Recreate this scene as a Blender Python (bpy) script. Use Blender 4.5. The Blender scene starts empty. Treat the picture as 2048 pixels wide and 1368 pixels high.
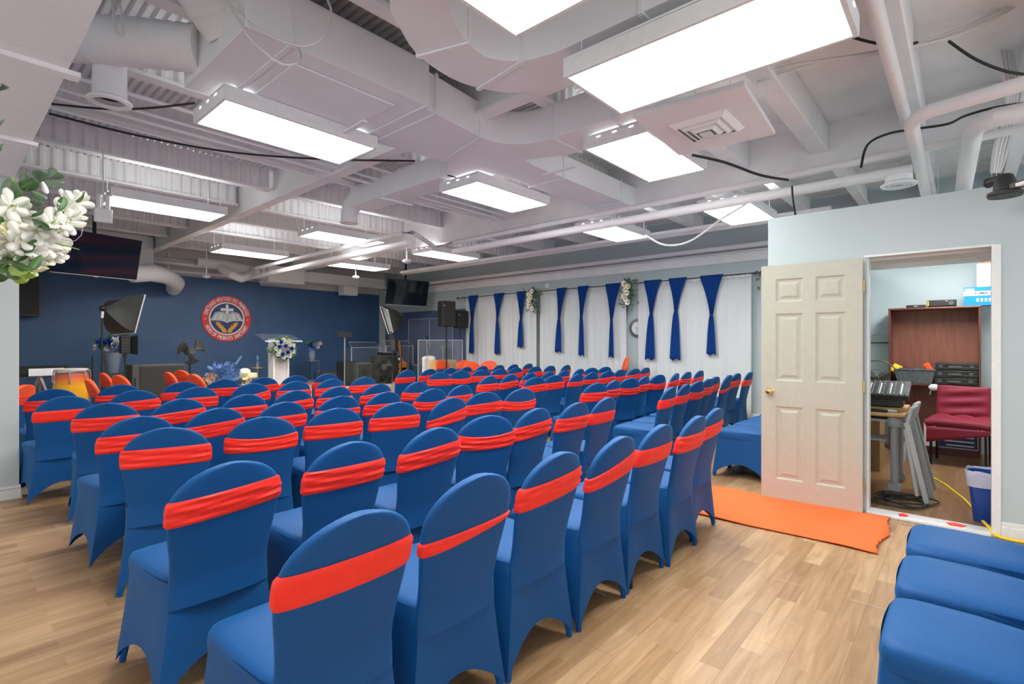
import bpy, bmesh, math, random
from mathutils import Vector, Matrix, Euler

# ---------------------------------------------------------------- camera, world, exposure
SC = bpy.context.scene
COL = SC.collection
PI = math.pi
YAW = math.radians(41.5)          # heading of the view, clockwise from the +Y axis
CAMH = 1.37
cd = bpy.data.cameras.new('camera'); cam = bpy.data.objects.new('camera', cd); COL.objects.link(cam)
cd.sensor_width = 36; cd.lens = 18.0; cd.clip_start = 0.05; cd.clip_end = 200
cam.location = (0, 0, CAMH)
cam.rotation_euler = (PI/2, 0, -(PI/2 - YAW))
SC.camera = cam
SC.view_settings.view_transform = 'Standard'
SC.view_settings.look = 'None'
SC.view_settings.exposure = 0.58
SC.view_settings.gamma = 1.0
SC.view_settings.use_curve_mapping = False
w = bpy.data.worlds.new('world'); SC.world = w; w.use_nodes = True
bg = w.node_tree.nodes['Background']; bg.inputs[0].default_value = (0.93, 0.96, 1.0, 1); bg.inputs[1].default_value = 0.95
LAMP = 17.0                        # brightness of the fluorescent diffusers

FPX, CX, CY = 1024.0, 1024.0, 684.0
SY, CYW = math.sin(YAW), math.cos(YAW)
def at_h(px, py, h):              # world XY of a point seen at a pixel, at a known height
    z = FPX*(h-CAMH)/(CY-py); r = (px-CX)/FPX*z
    return (r*SY + z*CYW, -r*CYW + z*SY)
def at_z(px, py, z):
    r = (px-CX)/FPX*z
    return (r*SY + z*CYW, -r*CYW + z*SY, CAMH + (CY-py)/FPX*z)
def at_Y(px, py, Y):
    t = (px-CX)/FPX; return at_z(px, py, Y/(SY - t*CYW))
def at_X(px, py, X):
    t = (px-CX)/FPX; return at_z(px, py, X/(CYW + t*SY))

# ---------------------------------------------------------------- materials
def _mat(name):
    m = bpy.data.materials.new(name); m.use_nodes = True
    return m, m.node_tree, m.node_tree.nodes['Principled BSDF']
def M(name, col, rough=.5, metal=0, noise=0, nscale=20, bump=0, bscale=200, sheen=0, shtint=None, emit=0, trans=0, alpha=1, ecol=None, spec=.5, stretch=None, ior=1.45, coat=0):
    m, nt, b = _mat(name)
    b.inputs['Roughness'].default_value = rough; b.inputs['Metallic'].default_value = metal
    b.inputs['Specular IOR Level'].default_value = spec; b.inputs['IOR'].default_value = ior
    b.inputs['Coat Weight'].default_value = coat
    c = (*col, 1)
    b.inputs['Base Color'].default_value = c
    tc = nt.nodes.new('ShaderNodeTexCoord')
    mp = nt.nodes.new('ShaderNodeMapping'); nt.links.new(tc.outputs['Object'], mp.inputs[0])
    if stretch: mp.inputs['Scale'].default_value = stretch
    n = nt.nodes.new('ShaderNodeTexNoise'); n.inputs['Scale'].default_value = nscale; n.inputs['Detail'].default_value = 4
    nt.links.new(mp.outputs[0], n.inputs[0])
    nz = noise or 0.03
    r = nt.nodes.new('ShaderNodeValToRGB')
    r.color_ramp.elements[0].position = .3; r.color_ramp.elements[1].position = .7
    r.color_ramp.elements[0].color = (*[max(0, x*(1-nz)) for x in col], 1)
    r.color_ramp.elements[1].color = (*[min(1, x*(1+nz)) for x in col], 1)
    nt.links.new(n.outputs[0], r.inputs[0]); nt.links.new(r.outputs[0], b.inputs['Base Color'])
    if bump:
        n2 = nt.nodes.new('ShaderNodeTexNoise'); n2.inputs['Scale'].default_value = bscale; n2.inputs['Detail'].default_value = 3
        nt.links.new(mp.outputs[0], n2.inputs[0])
        bp = nt.nodes.new('ShaderNodeBump'); bp.inputs['Strength'].default_value = bump; bp.inputs['Distance'].default_value = .01
        nt.links.new(n2.outputs[0], bp.inputs['Height']); nt.links.new(bp.outputs[0], b.inputs['Normal'])
    if sheen:
        b.inputs['Sheen Weight'].default_value = sheen; b.inputs['Sheen Roughness'].default_value = .35
        b.inputs['Sheen Tint'].default_value = (*(shtint or [min(1, x*1.2+.25) for x in col]), 1)
    if emit:
        b.inputs['Emission Color'].default_value = (*(ecol or col), 1); b.inputs['Emission Strength'].default_value = emit
    if trans: b.inputs['Transmission Weight'].default_value = trans
    if alpha < 1: b.inputs['Alpha'].default_value = alpha
    return m

def sheer(name, col, tr=.25, see=.1):
    m, nt, b = _mat(name)
    out = nt.nodes['Material Output']
    b.inputs['Base Color'].default_value = (*col, 1); b.inputs['Roughness'].default_value = .9
    b.inputs['Specular IOR Level'].default_value = .1
    wv = nt.nodes.new('ShaderNodeTexNoise'); wv.inputs['Scale'].default_value = 4; wv.inputs['Detail'].default_value = 5
    tc = nt.nodes.new('ShaderNodeTexCoord'); mp = nt.nodes.new('ShaderNodeMapping'); mp.inputs['Scale'].default_value = (8, 8, .35)
    nt.links.new(tc.outputs['Object'], mp.inputs[0]); nt.links.new(mp.outputs[0], wv.inputs[0])
    bp = nt.nodes.new('ShaderNodeBump'); bp.inputs['Strength'].default_value = .5; bp.inputs['Distance'].default_value = .02
    nt.links.new(wv.outputs[0], bp.inputs['Height']); nt.links.new(bp.outputs[0], b.inputs['Normal'])
    t = nt.nodes.new('ShaderNodeBsdfTranslucent'); t.inputs[0].default_value = (*col, 1)
    tp = nt.nodes.new('ShaderNodeBsdfTransparent')
    a = nt.nodes.new('ShaderNodeMixShader'); a.inputs[0].default_value = tr
    c = nt.nodes.new('ShaderNodeMixShader'); c.inputs[0].default_value = see
    nt.links.new(b.outputs[0], a.inputs[1]); nt.links.new(t.outputs[0], a.inputs[2])
    nt.links.new(a.outputs[0], c.inputs[1]); nt.links.new(tp.outputs[0], c.inputs[2]); nt.links.new(c.outputs[0], out.inputs[0])
    return m
def plexi(name, col=(.8, .85, .9), see=.95):
    m, nt, b = _mat(name)
    out = nt.nodes['Material Output']
    b.inputs['Base Color'].default_value = (*col, 1); b.inputs['Roughness'].default_value = .05
    tp = nt.nodes.new('ShaderNodeBsdfTransparent'); tp.inputs[0].default_value = (.99, .995, 1, 1)
    c = nt.nodes.new('ShaderNodeMixShader'); c.inputs[0].default_value = see
    nt.links.new(b.outputs[0], c.inputs[1]); nt.links.new(tp.outputs[0], c.inputs[2]); nt.links.new(c.outputs[0], out.inputs[0])
    return m
def floor_mat(nm='oak_laminate', dark=1.0, rough=.38):
    m, nt, b = _mat(nm); N = nt.nodes.new; L = nt.links.new
    tc = N('ShaderNodeTexCoord')
    br = N('ShaderNodeTexBrick'); br.offset = .37; br.offset_frequency = 2; br.squash = 1
    br.inputs['Scale'].default_value = 1; br.inputs['Brick Width'].default_value = .60; br.inputs['Row Height'].default_value = .095
    br.inputs['Mortar Size'].default_value = .0006; br.inputs['Bias'].default_value = 0
    br.inputs['Color1'].default_value = (0, 0, 0, 1); br.inputs['Color2'].default_value = (1, 1, 1, 1); br.inputs['Mortar'].default_value = (.3, .3, .3, 1)
    L(tc.outputs['Object'], br.inputs[0])
    rp = N('ShaderNodeValToRGB'); e = rp.color_ramp.elements
    e[0].position = 0; e[0].color = (.34*dark, .205*dark**1.25, .098*dark**1.5, 1); e[1].position = 1; e[1].color = (.51*dark, .345*dark**1.25, .188*dark**1.5, 1)
    k = rp.color_ramp.elements.new(.5); k.color = (.43*dark, .275*dark**1.25, .142*dark**1.5, 1)
    L(br.outputs[0], rp.inputs[0])
    mp = N('ShaderNodeMapping'); mp.inputs['Scale'].default_value = (1.1, 13, 1); L(tc.outputs['Object'], mp.inputs[0])
    add = N('ShaderNodeVectorMath'); add.operation = 'ADD'
    sc = N('ShaderNodeVectorMath'); sc.operation = 'SCALE'; sc.inputs['Scale'].default_value = 9
    L(br.outputs[0], sc.inputs[0]); L(mp.outputs[0], add.inputs[0]); L(sc.outputs[0], add.inputs[1])
    n = N('ShaderNodeTexNoise'); n.inputs['Scale'].default_value = 1.6; n.inputs['Detail'].default_value = 7; n.inputs['Distortion'].default_value = 1.2
    L(add.outputs[0], n.inputs[0])
    r2 = N('ShaderNodeValToRGB'); r2.color_ramp.elements[0].position = .32; r2.color_ramp.elements[1].position = .7
    r2.color_ramp.elements[0].color = (.68, .61, .53, 1); r2.color_ramp.elements[1].color = (1.06, 1.06, 1.06, 1)
    L(n.outputs[0], r2.inputs[0])
    mx = N('ShaderNodeMix'); mx.data_type = 'RGBA'; mx.blend_type = 'MULTIPLY'; mx.inputs[0].default_value = .85
    L(rp.outputs[0], mx.inputs[6]); L(r2.outputs[0], mx.inputs[7])
    # wider plank joints
    b2 = N('ShaderNodeTexBrick'); b2.offset = .43
    b2.inputs['Scale'].default_value = 1; b2.inputs['Brick Width'].default_value = 1.25; b2.inputs['Row Height'].default_value = .19
    b2.inputs['Mortar Size'].default_value = .0013; b2.inputs['Color1'].default_value = (1, 1, 1, 1); b2.inputs['Color2'].default_value = (1, 1, 1, 1)
    b2.inputs['Mortar'].default_value = (.52, .42, .34, 1); L(tc.outputs['Object'], b2.inputs[0])
    m2 = N('ShaderNodeMix'); m2.data_type = 'RGBA'; m2.blend_type = 'MULTIPLY'; m2.inputs[0].default_value = .8
    L(mx.outputs[2], m2.inputs[6]); L(b2.outputs[0], m2.inputs[7]); L(m2.outputs[2], b.inputs['Base Color'])
    b.inputs['Roughness'].default_value = rough; b.inputs['Specular IOR Level'].default_value = .45
    return m

MT = {}
MT['floor'] = floor_mat()
MT['ceil'] = M('white_ceiling_paint', (.86, .865, .875), .7, noise=.05, nscale=3, bump=.1, bscale=30)
MT['deck'] = M('white_deck_paint', (.84, .84, .85), .7, noise=.05, nscale=3)
MT['duct'] = M('white_duct_paint', (.85, .865, .885), .5, noise=.02, nscale=2)
MT['pipe'] = M('white_pipe_paint', (.86, .86, .875), .45, noise=.02)
MT['wall'] = M('pale_blue_grey_paint', (.465, .55, .56), .6, noise=.03, nscale=1.5, bump=.05, bscale=60)
MT['wallg'] = M('pale_grey_green_paint', (.50, .555, .55), .6, noise=.03, nscale=1.5)
MT['navy'] = M('navy_wall_paint', (.055, .125, .255), .42, noise=.12, nscale=1.2, bump=.05, bscale=40)
MT['beige'] = M('off_white_wall_paint', (.74, .72, .69), .7, noise=.04)
MT['trim'] = M('white_gloss_trim', (.74, .76, .74), .35)
MT['door'] = M('cream_door_paint', (.455, .46, .375), .42)
MT['brass'] = M('polished_brass', (.80, .58, .25), .15, 1)
MT['blue'] = M('blue_spandex', (.002, .072, .238), .6, noise=.05, nscale=60, bump=.05, bscale=500, sheen=.22, shtint=(.05, .45, .85), spec=.35)
MT['sash'] = M('red_orange_spandex', (.95, .032, .018), .5, noise=.05, nscale=30, sheen=.2)
MT['orange'] = M('orange_spandex', (1.0, .10, .018), .55, sheen=.2)
MT['carpet'] = M('orange_felt_carpet', (1.0, .16, .035), .9, noise=.06, nscale=300, bump=.3, bscale=600)
MT['leg'] = M('black_steel', (.02, .02, .02), .4, .5)
MT['black'] = M('black_plastic', (.022, .023, .022), .45)
MT['grill'] = M('dark_grey_grille', (.035, .035, .032), .6, noise=.25, nscale=400)
MT['char'] = M('charcoal_cabinet', (.085, .085, .078), .5, noise=.1, nscale=150)
MT['screen'] = M('dark_glossy_screen', (.012, .02, .028), .08, spec=.7)
MT['chrome'] = M('chrome', (.75, .76, .78), .15, 1)
MT['steel'] = M('brushed_steel', (.45, .46, .48), .35, 1)
MT['curtain'] = sheer('white_sheer_curtain', (.88, .92, .92), .3, .04)
MT['scarf'] = sheer('royal_blue_chiffon', (.012, .065, .29), .2, .03)
MT['diff'] = M('lit_prismatic_diffuser', (1, 1, 1), .4, emit=LAMP, ecol=(1, .985, .97))
MT['vent_upfill'] = M('lit_vents_and_added_uplight', (1, 1, 1), .4, emit=2.3, ecol=(1, .985, .97))  # glow of the vent slots and of the added upward panels
MT['house'] = M('white_enamel', (.82, .83, .83), .3)
MT['plexi'] = plexi('clear_acrylic')
MT['edge'] = plexi('acrylic_edge', (.85, .95, 1), .45)
MT['white'] = M('white_plastic', (.8, .8, .79), .4)
MT['lilac'] = M('pale_wood_veneer', (.62, .56, .55), .5, noise=.06, nscale=8, stretch=(1, 1, .2))
MT['red'] = M('red_sign_paint', (.82, .045, .04), .4)
MT['snavy'] = M('navy_sign_paint', (.03, .045, .17), .4)
MT['swhite'] = M('white_sign_paint', (.85, .87, .85), .4)
MT['sgold'] = M('gold_sign_paint', (.86, .45, .05), .4)
MT['sline'] = M('dark_sign_line', (.02, .03, .07), .4)
MT['petal'] = M('white_petal', (.86, .87, .78), .6, noise=.06, nscale=15)
MT['cream'] = M('cream_petal', (.85, .80, .50), .6, noise=.08, nscale=15)
MT['leaf'] = M('green_leaf', (.07, .15, .045), .45, noise=.3, nscale=12)
MT['leaf2'] = M('grey_green_leaf', (.14, .22, .13), .5, noise=.3, nscale=12)
MT['lime'] = M('lime_leaf', (.28, .42, .06), .45, noise=.2, nscale=12)
MT['bflower'] = M('blue_petal', (.02, .09, .45), .55, noise=.2, nscale=20)
MT['lblue'] = M('light_blue_petal', (.20, .36, .68), .6, noise=.3, nscale=20)
MT['rose'] = M('dusty_rose_petal', (.55, .36, .30), .6)
MT['gold'] = M('gold_metal', (.75, .55, .28), .3, .9)
MT['vase'] = M('grey_embossed_ceramic', (.23, .28, .35), .35, bump=.6, bscale=60)
MT['mahog'] = M('mahogany_laminate', (.13, .042, .030), .35, noise=.2, nscale=6, stretch=(2, 2, .3))
MT['mahogl'] = M('light_mahogany_back', (.23, .085, .055), .5, noise=.15, nscale=10, stretch=(3, 3, .3))
MT['maroon'] = M('maroon_spandex', (.24, .012, .035), .6, bump=.1, bscale=20, sheen=.3)
MT['pine'] = M('yellow_pine', (.66, .42, .15), .4, noise=.15, nscale=5, stretch=(.3, 3, 1))
MT['oak'] = M('oak_cabinet', (.33, .20, .09), .5, noise=.25, nscale=4, stretch=(3, 3, .4))
MT['greyp'] = M('grey_plastic', (.40, .42, .43), .5)
MT['wicker'] = M('grey_wicker', (.11, .125, .13), .6, noise=.4, nscale=60, bump=.8, bscale=90)
MT['bin'] = M('blue_plastic', (.012, .06, .30), .35)
MT['bag'] = plexi('clear_bin_liner', (.75, .80, .95), .35)
MT['yellow'] = M('yellow_rubber', (.85, .60, .03), .5)
MT['box_blue'] = M('blue_carton', (.0, .20, .55), .5)
MT['carton'] = M('white_carton', (.72, .73, .72), .6)
MT['brown'] = M('brown_cardboard', (.35, .2, .11), .8)
MT['drum'] = M('amber_sunburst_drum', (.88, .40, .02), .25, noise=.2, nscale=3)
def drum_mat():
    m, nt, b = _mat('sunburst_drum'); b.inputs['Roughness'].default_value = .22
    tc = nt.nodes.new('ShaderNodeTexCoord'); sp = nt.nodes.new('ShaderNodeSeparateXYZ'); r = nt.nodes.new('ShaderNodeValToRGB')
    nt.links.new(tc.outputs['Object'], sp.inputs[0]); nt.links.new(sp.outputs[2], r.inputs[0]); nt.links.new(r.outputs[0], b.inputs['Base Color'])
    e = r.color_ramp.elements; e[0].position = .78; e[0].color = (.92, .45, .02, 1); e[1].position = .99; e[1].color = (.20, .12, .09, 1)
    k = r.color_ramp.elements.new(.90); k.color = (.75, .12, .03, 1)
    return m
MT['drum'] = drum_mat()
MT['skin'] = M('cream_drumhead', (.72, .66, .58), .6)
MT['drumb'] = M('dark_teal_drum', (.01, .05, .08), .25)
MT['guitar'] = M('orange_wood', (.60, .22, .05), .3, noise=.2, nscale=10)
MT['cloth'] = M('black_nylon', (.035, .038, .032), .5, noise=.2, nscale=8, bump=.5, bscale=12)
MT['silver'] = M('silver_lining', (.75, .76, .78), .4, .3)
MT['cable'] = M('black_cable', (.015, .015, .015), .5)
MT['wcable'] = M('white_cable', (.72, .70, .69), .5)
MT['stage'] = M('beige_stage_carpet', (.50, .44, .36), .85, noise=.08, nscale=80)
MT['clock'] = M('grey_clock_rim', (.10, .13, .15), .35)
MT['hole'] = M('dark_opening', (.02, .03, .03), .8)

# ---------------------------------------------------------------- mesh helpers
class MB:
    def __init__(s): s.v = []; s.f = []
    def add(s, vs, fs):
        n = len(s.v); s.v += [tuple(v) for v in vs]; s.f += [tuple(i+n for i in f) for f in fs]; return s
    def box(s, x0, y0, z0, x1, y1, z1):
        v = [(x, y, z) for z in (z0, z1) for y in (y0, y1) for x in (x0, x1)]
        return s.add(v, [(0, 2, 3, 1), (4, 5, 7, 6), (0, 1, 5, 4), (2, 6, 7, 3), (0, 4, 6, 2), (1, 3, 7, 5)])
    def obox(s, c, size, rot=(0, 0, 0)):
        R = Euler(rot).to_matrix(); c = Vector(c); h = [k/2 for k in size]
        v = [c + R @ Vector((x, y, z)) for z in (-h[2], h[2]) for y in (-h[1], h[1]) for x in (-h[0], h[0])]
        return s.add(v, [(0, 2, 3, 1), (4, 5, 7, 6), (0, 1, 5, 4), (2, 6, 7, 3), (0, 4, 6, 2), (1, 3, 7, 5)])
    def bar(s, a, b, w=.02, d=.02):
        a = Vector(a); b = Vector(b); t = (b-a).normalized(); up = Vector((0, 0, 1)) if abs(t.z) < .95 else Vector((0, 1, 0))
        x = t.cross(up).normalized(); y = x.cross(t)
        v = [p + x*i*w/2 + y*j*d/2 for p in (a, b) for (i, j) in ((-1, -1), (1, -1), (1, 1), (-1, 1))]
        return s.add(v, [(3, 2, 1, 0), (4, 5, 6, 7), (0, 1, 5, 4), (1, 2, 6, 5), (2, 3, 7, 6), (3, 0, 4, 7)])
    def tube(s, pts, r, n=8, closed=False):
        P = [Vector(p) for p in pts]; m = len(P); rr = r if isinstance(r, (list, tuple)) else [r]*m
        T = []
        for i in range(m):
            a = P[i-1] if (i > 0 or closed) else P[i]; b = P[(i+1) % m] if (i < m-1 or closed) else P[i]
            T.append((b-a).normalized())
        up = Vector((0, 0, 1)) if abs(T[0].z) < .9 else Vector((1, 0, 0))
        x = T[0].cross(up).normalized(); vs = []
        for i in range(m):
            x = (x - T[i]*x.dot(T[i])).normalized(); y = T[i].cross(x)
            for k in range(n):
                a = 2*PI*k/n; vs.append(P[i] + (x*math.cos(a) + y*math.sin(a))*rr[i])
        fs = []
        for i in range(m if closed else m-1):
            j = (i+1) % m
            for k in range(n): fs.append((i*n+k, i*n+(k+1) % n, j*n+(k+1) % n, j*n+k))
        if not closed: fs += [tuple(range(n))[::-1], tuple((m-1)*n+k for k in range(n))]
        return s.add(vs, fs)
    def cyl(s, a, b, r, n=16): return s.tube([a, b], r, n)
    def lathe(s, prof, c=(0, 0, 0), n=24, axis='z'):
        vs = []; m = len(prof)
        for (r, z) in prof:
            for k in range(n):
                a = 2*PI*k/n
                p = (r*math.cos(a), r*math.sin(a), z)
                if axis == 'y': p = (p[0], p[2], p[1])
                if axis == 'x': p = (p[2], p[0], p[1])
                vs.append((c[0]+p[0], c[1]+p[1], c[2]+p[2]))
        fs = [(i*n+k, i*n+(k+1) % n, (i+1)*n+(k+1) % n, (i+1)*n+k) for i in range(m-1) for k in range(n)]
        fs += [tuple(range(n))[::-1], tuple((m-1)*n+k for k in range(n))]
        return s.add(vs, fs)
    def prism(s, poly, z0, z1):
        n = len(poly); v = [(x, y, z0) for x, y in poly] + [(x, y, z1) for x, y in poly]
        return s.add(v, [tuple(range(n))[::-1], tuple(range(n, 2*n))] + [(i, (i+1) % n, n+(i+1) % n, n+i) for i in range(n)])
    def grid(s, fn, nu, nv):
        v = [fn(i/nu, j/nv) for j in range(nv+1) for i in range(nu+1)]
        return s.add(v, [(j*(nu+1)+i, j*(nu+1)+i+1, (j+1)*(nu+1)+i+1, (j+1)*(nu+1)+i) for j in range(nv) for i in range(nu)])
    def ball(s, c, r, sc=(1, 1, 1), nu=10, nv=7):
        vs = []
        for j in range(nv+1):
            p = PI*j/nv
            for i in range(nu):
                a = 2*PI*i/nu; vs.append((c[0]+r*sc[0]*math.sin(p)*math.cos(a), c[1]+r*sc[1]*math.sin(p)*math.sin(a), c[2]+r*sc[2]*math.cos(p)))
        fs = [(j*nu+i, (j+1)*nu+i, (j+1)*nu+(i+1) % nu, j*nu+(i+1) % nu) for j in range(nv) for i in range(nu)]
        return s.add(vs, fs)
    def petal(s, o, d, up, L, W, curl=.4, n=4):
        o = Vector(o); d = Vector(d).normalized(); up = Vector(up); side = d.cross(up)
        if side.length < .01: side = d.cross(Vector((1, .3, 0)))
        side.normalize(); nn = side.cross(d).normalized()
        def fn(u, v):
            wv = W*math.sin(PI*min(1, v*.93+.05))**.7*(u-.5)
            return o + d*L*math.sin(v*1.35)/.976 + nn*(L*curl*v*v - abs(u-.5)**2*W*.8) + side*wv
        return s.grid(fn, 2, n)
    def move(s, m, start=0):
        s.v = s.v[:start] + [tuple(m @ Vector(p)) for p in s.v[start:]]; return s
    def build(s, name, mat, parent=None, smooth=True, bevel=0, solid=0, origin=None, ang=35):
        me = bpy.data.meshes.new(name)
        vs = s.v
        if origin is None and parent is None and vs:
            xs = [v[0] for v in vs]; ys = [v[1] for v in vs]; zs = [v[2] for v in vs]
            origin = ((min(xs)+max(xs))/2, (min(ys)+max(ys))/2, min(zs))
        if origin and parent is None: vs = [(a-origin[0], b-origin[1], c-origin[2]) for a, b, c in vs]
        me.from_pydata(vs, [], s.f)
        bm = bmesh.new(); bm.from_mesh(me)
        bmesh.ops.remove_doubles(bm, verts=bm.verts, dist=1e-5)
        bmesh.ops.recalc_face_normals(bm, faces=bm.faces); bm.to_mesh(me); bm.free()
        me.materials.append(MT[mat] if isinstance(mat, str) else mat)
        if smooth:
            for p in me.polygons: p.use_smooth = True
            me.set_sharp_from_angle(angle=math.radians(ang))
        o = bpy.data.objects.new(name, me); COL.objects.link(o)
        if parent is not None: o.parent = parent
        elif origin: o.location = origin
        if solid:
            q = o.modifiers.new('thick', 'SOLIDIFY'); q.thickness = solid
        if bevel:
            q = o.modifiers.new('bevel', 'BEVEL'); q.width = bevel; q.segments = 2; q.limit_method = 'ANGLE'
        return o
def tag(o, label, cat, group=None, kind=None):
    o['label'] = label; o['category'] = cat
    if group: o['group'] = group
    if kind: o['kind'] = kind
    return o
def thing(name, label, cat, loc=(0, 0, 0), rz=0, group=None):
    o = bpy.data.objects.new(name, None); COL.objects.link(o); o.empty_display_size = .1
    o.location = loc; o.rotation_euler = (0, 0, rz)
    return tag(o, label, cat, group)
def struct(name, mb, mat, **k):
    o = mb.build(name, mat, **k); o['kind'] = 'structure'; return o
def text_mb(txt, size, bold=0, sx=1.0):
    cu = bpy.data.curves.new('t', 'FONT'); cu.body = txt; cu.size = size; cu.offset = bold; cu.align_x = 'CENTER'; cu.align_y = 'CENTER'; cu.resolution_u = 3
    ob = bpy.data.objects.new('t', cu); COL.objects.link(ob)
    dg = bpy.context.evaluated_depsgraph_get(); me = bpy.data.meshes.new_from_object(ob.evaluated_get(dg))
    vs = [(v.co.x*sx, v.co.y, v.co.z) for v in me.vertices]; fs = [tuple(p.vertices) for p in me.polygons]
    bpy.data.objects.remove(ob); bpy.data.curves.remove(cu); bpy.data.meshes.remove(me)
    return vs, fs
rnd = random.Random(7)
# ---------------------------------------------------------------- room shell
XW, YB = 9.63, 14.0               # curtain wall, stage wall
XD = 4.95                         # wall with the door
DECK = 3.75
struct('floor', MB().box(-3, -3, -.06, XW, YB, 0), 'floor', origin=(0, 0, 0))
# corrugated deck: ribs run along Y
def lerp(a, b, t): return a+(b-a)*t
def deck():
    mb = MB(); x = -3.0; p = .068; prof = []
    while x < XW:
        prof += [(x, 0), (x+p*.36, 0), (x+p*.5, .03), (x+p*.86, .03)]; x += p
    n = len(prof)
    v = [(a, -3, DECK+b) for a, b in prof] + [(a, YB, DECK+b) for a, b in prof]
    mb.add(v, [(i, i+1, n+i+1, n+i) for i in range(n-1)])
    return mb
struct('ceiling', deck(), 'deck', smooth=False, solid=.01)
struct('ceiling_slab', MB().box(3.3, -3, DECK-.10, 6.2, 2.2, DECK-.001), 'ceil')
k = 0
YJ = [-2.0, -1.2, -.42, .36, 1.15, 1.93, 2.75, 3.70, 4.85, 6.02, 7.20, 8.36, 9.53, 10.7, 11.86, 13.0]
for y in YJ:
    if y > YB-.3: break
    for (x0, x1) in ((-3, 3.08), (3.22, 6.18), (6.32, XW-.02)):
        k += 1
        mb = MB()
        wide = (x0 > 3 and x0 < 6 and y < 2.1)
        if wide: mb.box(x0, y-.085, 3.36, x1, y+.085, DECK-.1)
        else:
            mb.box(x0, y-.06, 3.45, x1, y+.06, 3.48)
            n = int((x1-x0)/.03); v = []
            for q in range(n+1): v.append((lerp(x0, x1, q/n), y+(-.014, -.014, .014, .014)[q % 4]))
            mb.add([(a, b, 3.48) for a, b in v]+[(a, b, DECK) for a, b in v], [(q, q+1, n+2+q, n+1+q) for q in range(n)])
        struct('trim_%d' % (100+k), mb, 'ceil', bevel=.012 if wide else 0)
for i, x in enumerate((3.15, 6.25)):
    struct('trim_%d' % (10+i), MB().box(x-.07, -3, 3.32, x+.07, YB, 3.35).box(x-.02, -3, 3.35, x+.02, YB, DECK) if i == 0 else MB().box(x-.07, -3, 3.20, x+.07, YB, DECK), 'ceil')
# stage wall, navy board in two heights with an off-white band above
struct('wall_back', MB().box(-3, YB, 0, XW+.1, YB+.12, DECK), 'beige')
struct('wall_back_panel', MB().box(-3, YB-.05, 0, 5.72, YB, 2.94), 'navy')
struct('wall_back_panel', MB().box(5.72, YB-.035, 0, 9.40, YB, 2.86), 'navy')
struct('wall_back_post', MB().box(9.40, YB-.06, 0, XW, YB, 3.1), 'wallg')
# curtain wall
struct('wall_right', MB().box(XW, -3, 0, XW+.12, YB, DECK), 'wall')
struct('wall_right_panel', MB().box(XW-.012, 9.9, 0, XW, YB-.06, 2.28), M('slate_blue_wall_paint', (.085, .13, .25), .45))
struct('trim_1', MB().box(XW-.10, -3, 2.98, XW, YB-.06, 3.0).box(XW-.012, -3, 2.82, XW-.001, YB-.06, 2.985), 'ceil')
struct('baseboard_right', MB().box(XW-.015, -3, 0, XW, 9.9, .10), 'trim', bevel=.004)
# wall with the door opening and the little room behind it
OY0, OY1 = -.14, .59
d = MB().box(XD, OY1, 0, XD+.12, 1.32, 2.47).box(XD, -3, 0, XD+.12, OY0, 2.47).box(XD, OY0, 2.055, XD+.12, OY1, 2.47)
struct('wall_front_right', d, 'wall')
struct('wall_room_side', MB().box(XD+.12, 1.22, 0, 8.55, 1.32, 2.47), 'wall')
struct('wall_room_back', MB().box(8.45, -.6, 0, 8.55, 1.22, 2.47), 'wall')
struct('wall_room_far_side', MB().box(XD+.12, -.62, 0, 8.55, -.5, 2.47), 'wallg')
struct('trim_2', MB().box(XD+.12, -.5, 2.03, XD+.42, 1.22, 2.16).box(XD+.40, -.5, 1.99, XD+.43, 1.22, 2.16), 'trim')
struct('trim_3', MB().box(XD-.012, OY0-.05, 0, XD+.13, OY0, 2.055).box(XD+.02, OY1-.012, 0, XD+.13, OY1+.02, 2.055).box(XD-.004, OY0-.012, 2.045, XD+.13, OY1+.02, 2.062), 'trim', bevel=.003)
struct('threshold_floor', MB().box(XD-.03, OY0, 0, XD+.13, OY1, .022), 'trim', bevel=.004)
bb = MB().box(XD-.016, -3, 0, XD, OY0-.05, .085).box(XD-.011, -3, .085, XD, OY0-.05, .115)
struct('baseboard_front_right', bb, 'trim', bevel=.003)
struct('baseboard_front_left', MB().box(XD-.016, OY1+.03, 0, XD, 1.335, .085).box(XD-.016, 1.32, 0, XD+.5, 1.335, .11), 'trim', bevel=.003)
struct('room_floor', MB().box(XD+.13, -.5, .0, 8.45, 1.22, .004), floor_mat('worn_brown_laminate', .62, .3))
jm = MB()
for (px, py, L_) in ((1050, 1165, .09), (1190, 1182, .14), (1575, 1165, .12), (1540, 1233, .22), (1745, 1212, .2), (1255, 1085, .05), (1610, 1078, .07), (1660, 1108, .05)):
    a = at_h(px, py, 0); jm.obox((a[0], a[1], .0005), (.005, L_, .002))
struct('floor_joints', jm, 'stage', origin=(2, 1, 0))
# partition on the left with a lowered ceiling panel in front of it
struct('wall_left', MB().box(-3, 6.23, 0, .50, 6.36, 3.3).box(0, 6.36, 0, .12, YB-.05, DECK), 'wallg')
struct('baseboard_left', MB().box(-3, 6.214, 0, .516, 6.23, .09).box(.50, 6.214, 0, .516, 6.36, .09).box(-3, 6.219, .09, .511, 6.23, .12), 'trim', bevel=.003)
mb = MB()
for i in range(7):
    mb.box(-3, -.3+i*.93, 2.80, .47, -.3+i*.93+.925, 2.815)
struct('ceiling_panel', mb, 'duct', bevel=.003)
struct('trim_4', MB().box(.2, 3.52, 2.775, .52, 3.60, 2.80).box(.2, 4.98, 2.775, .50, 5.04, 2.80), 'ceil')
# stage
struct('stage_floor', MB().box(.14, 10.6, 0, 9.38, YB-.06, .30), 'stage', bevel=.01)

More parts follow.
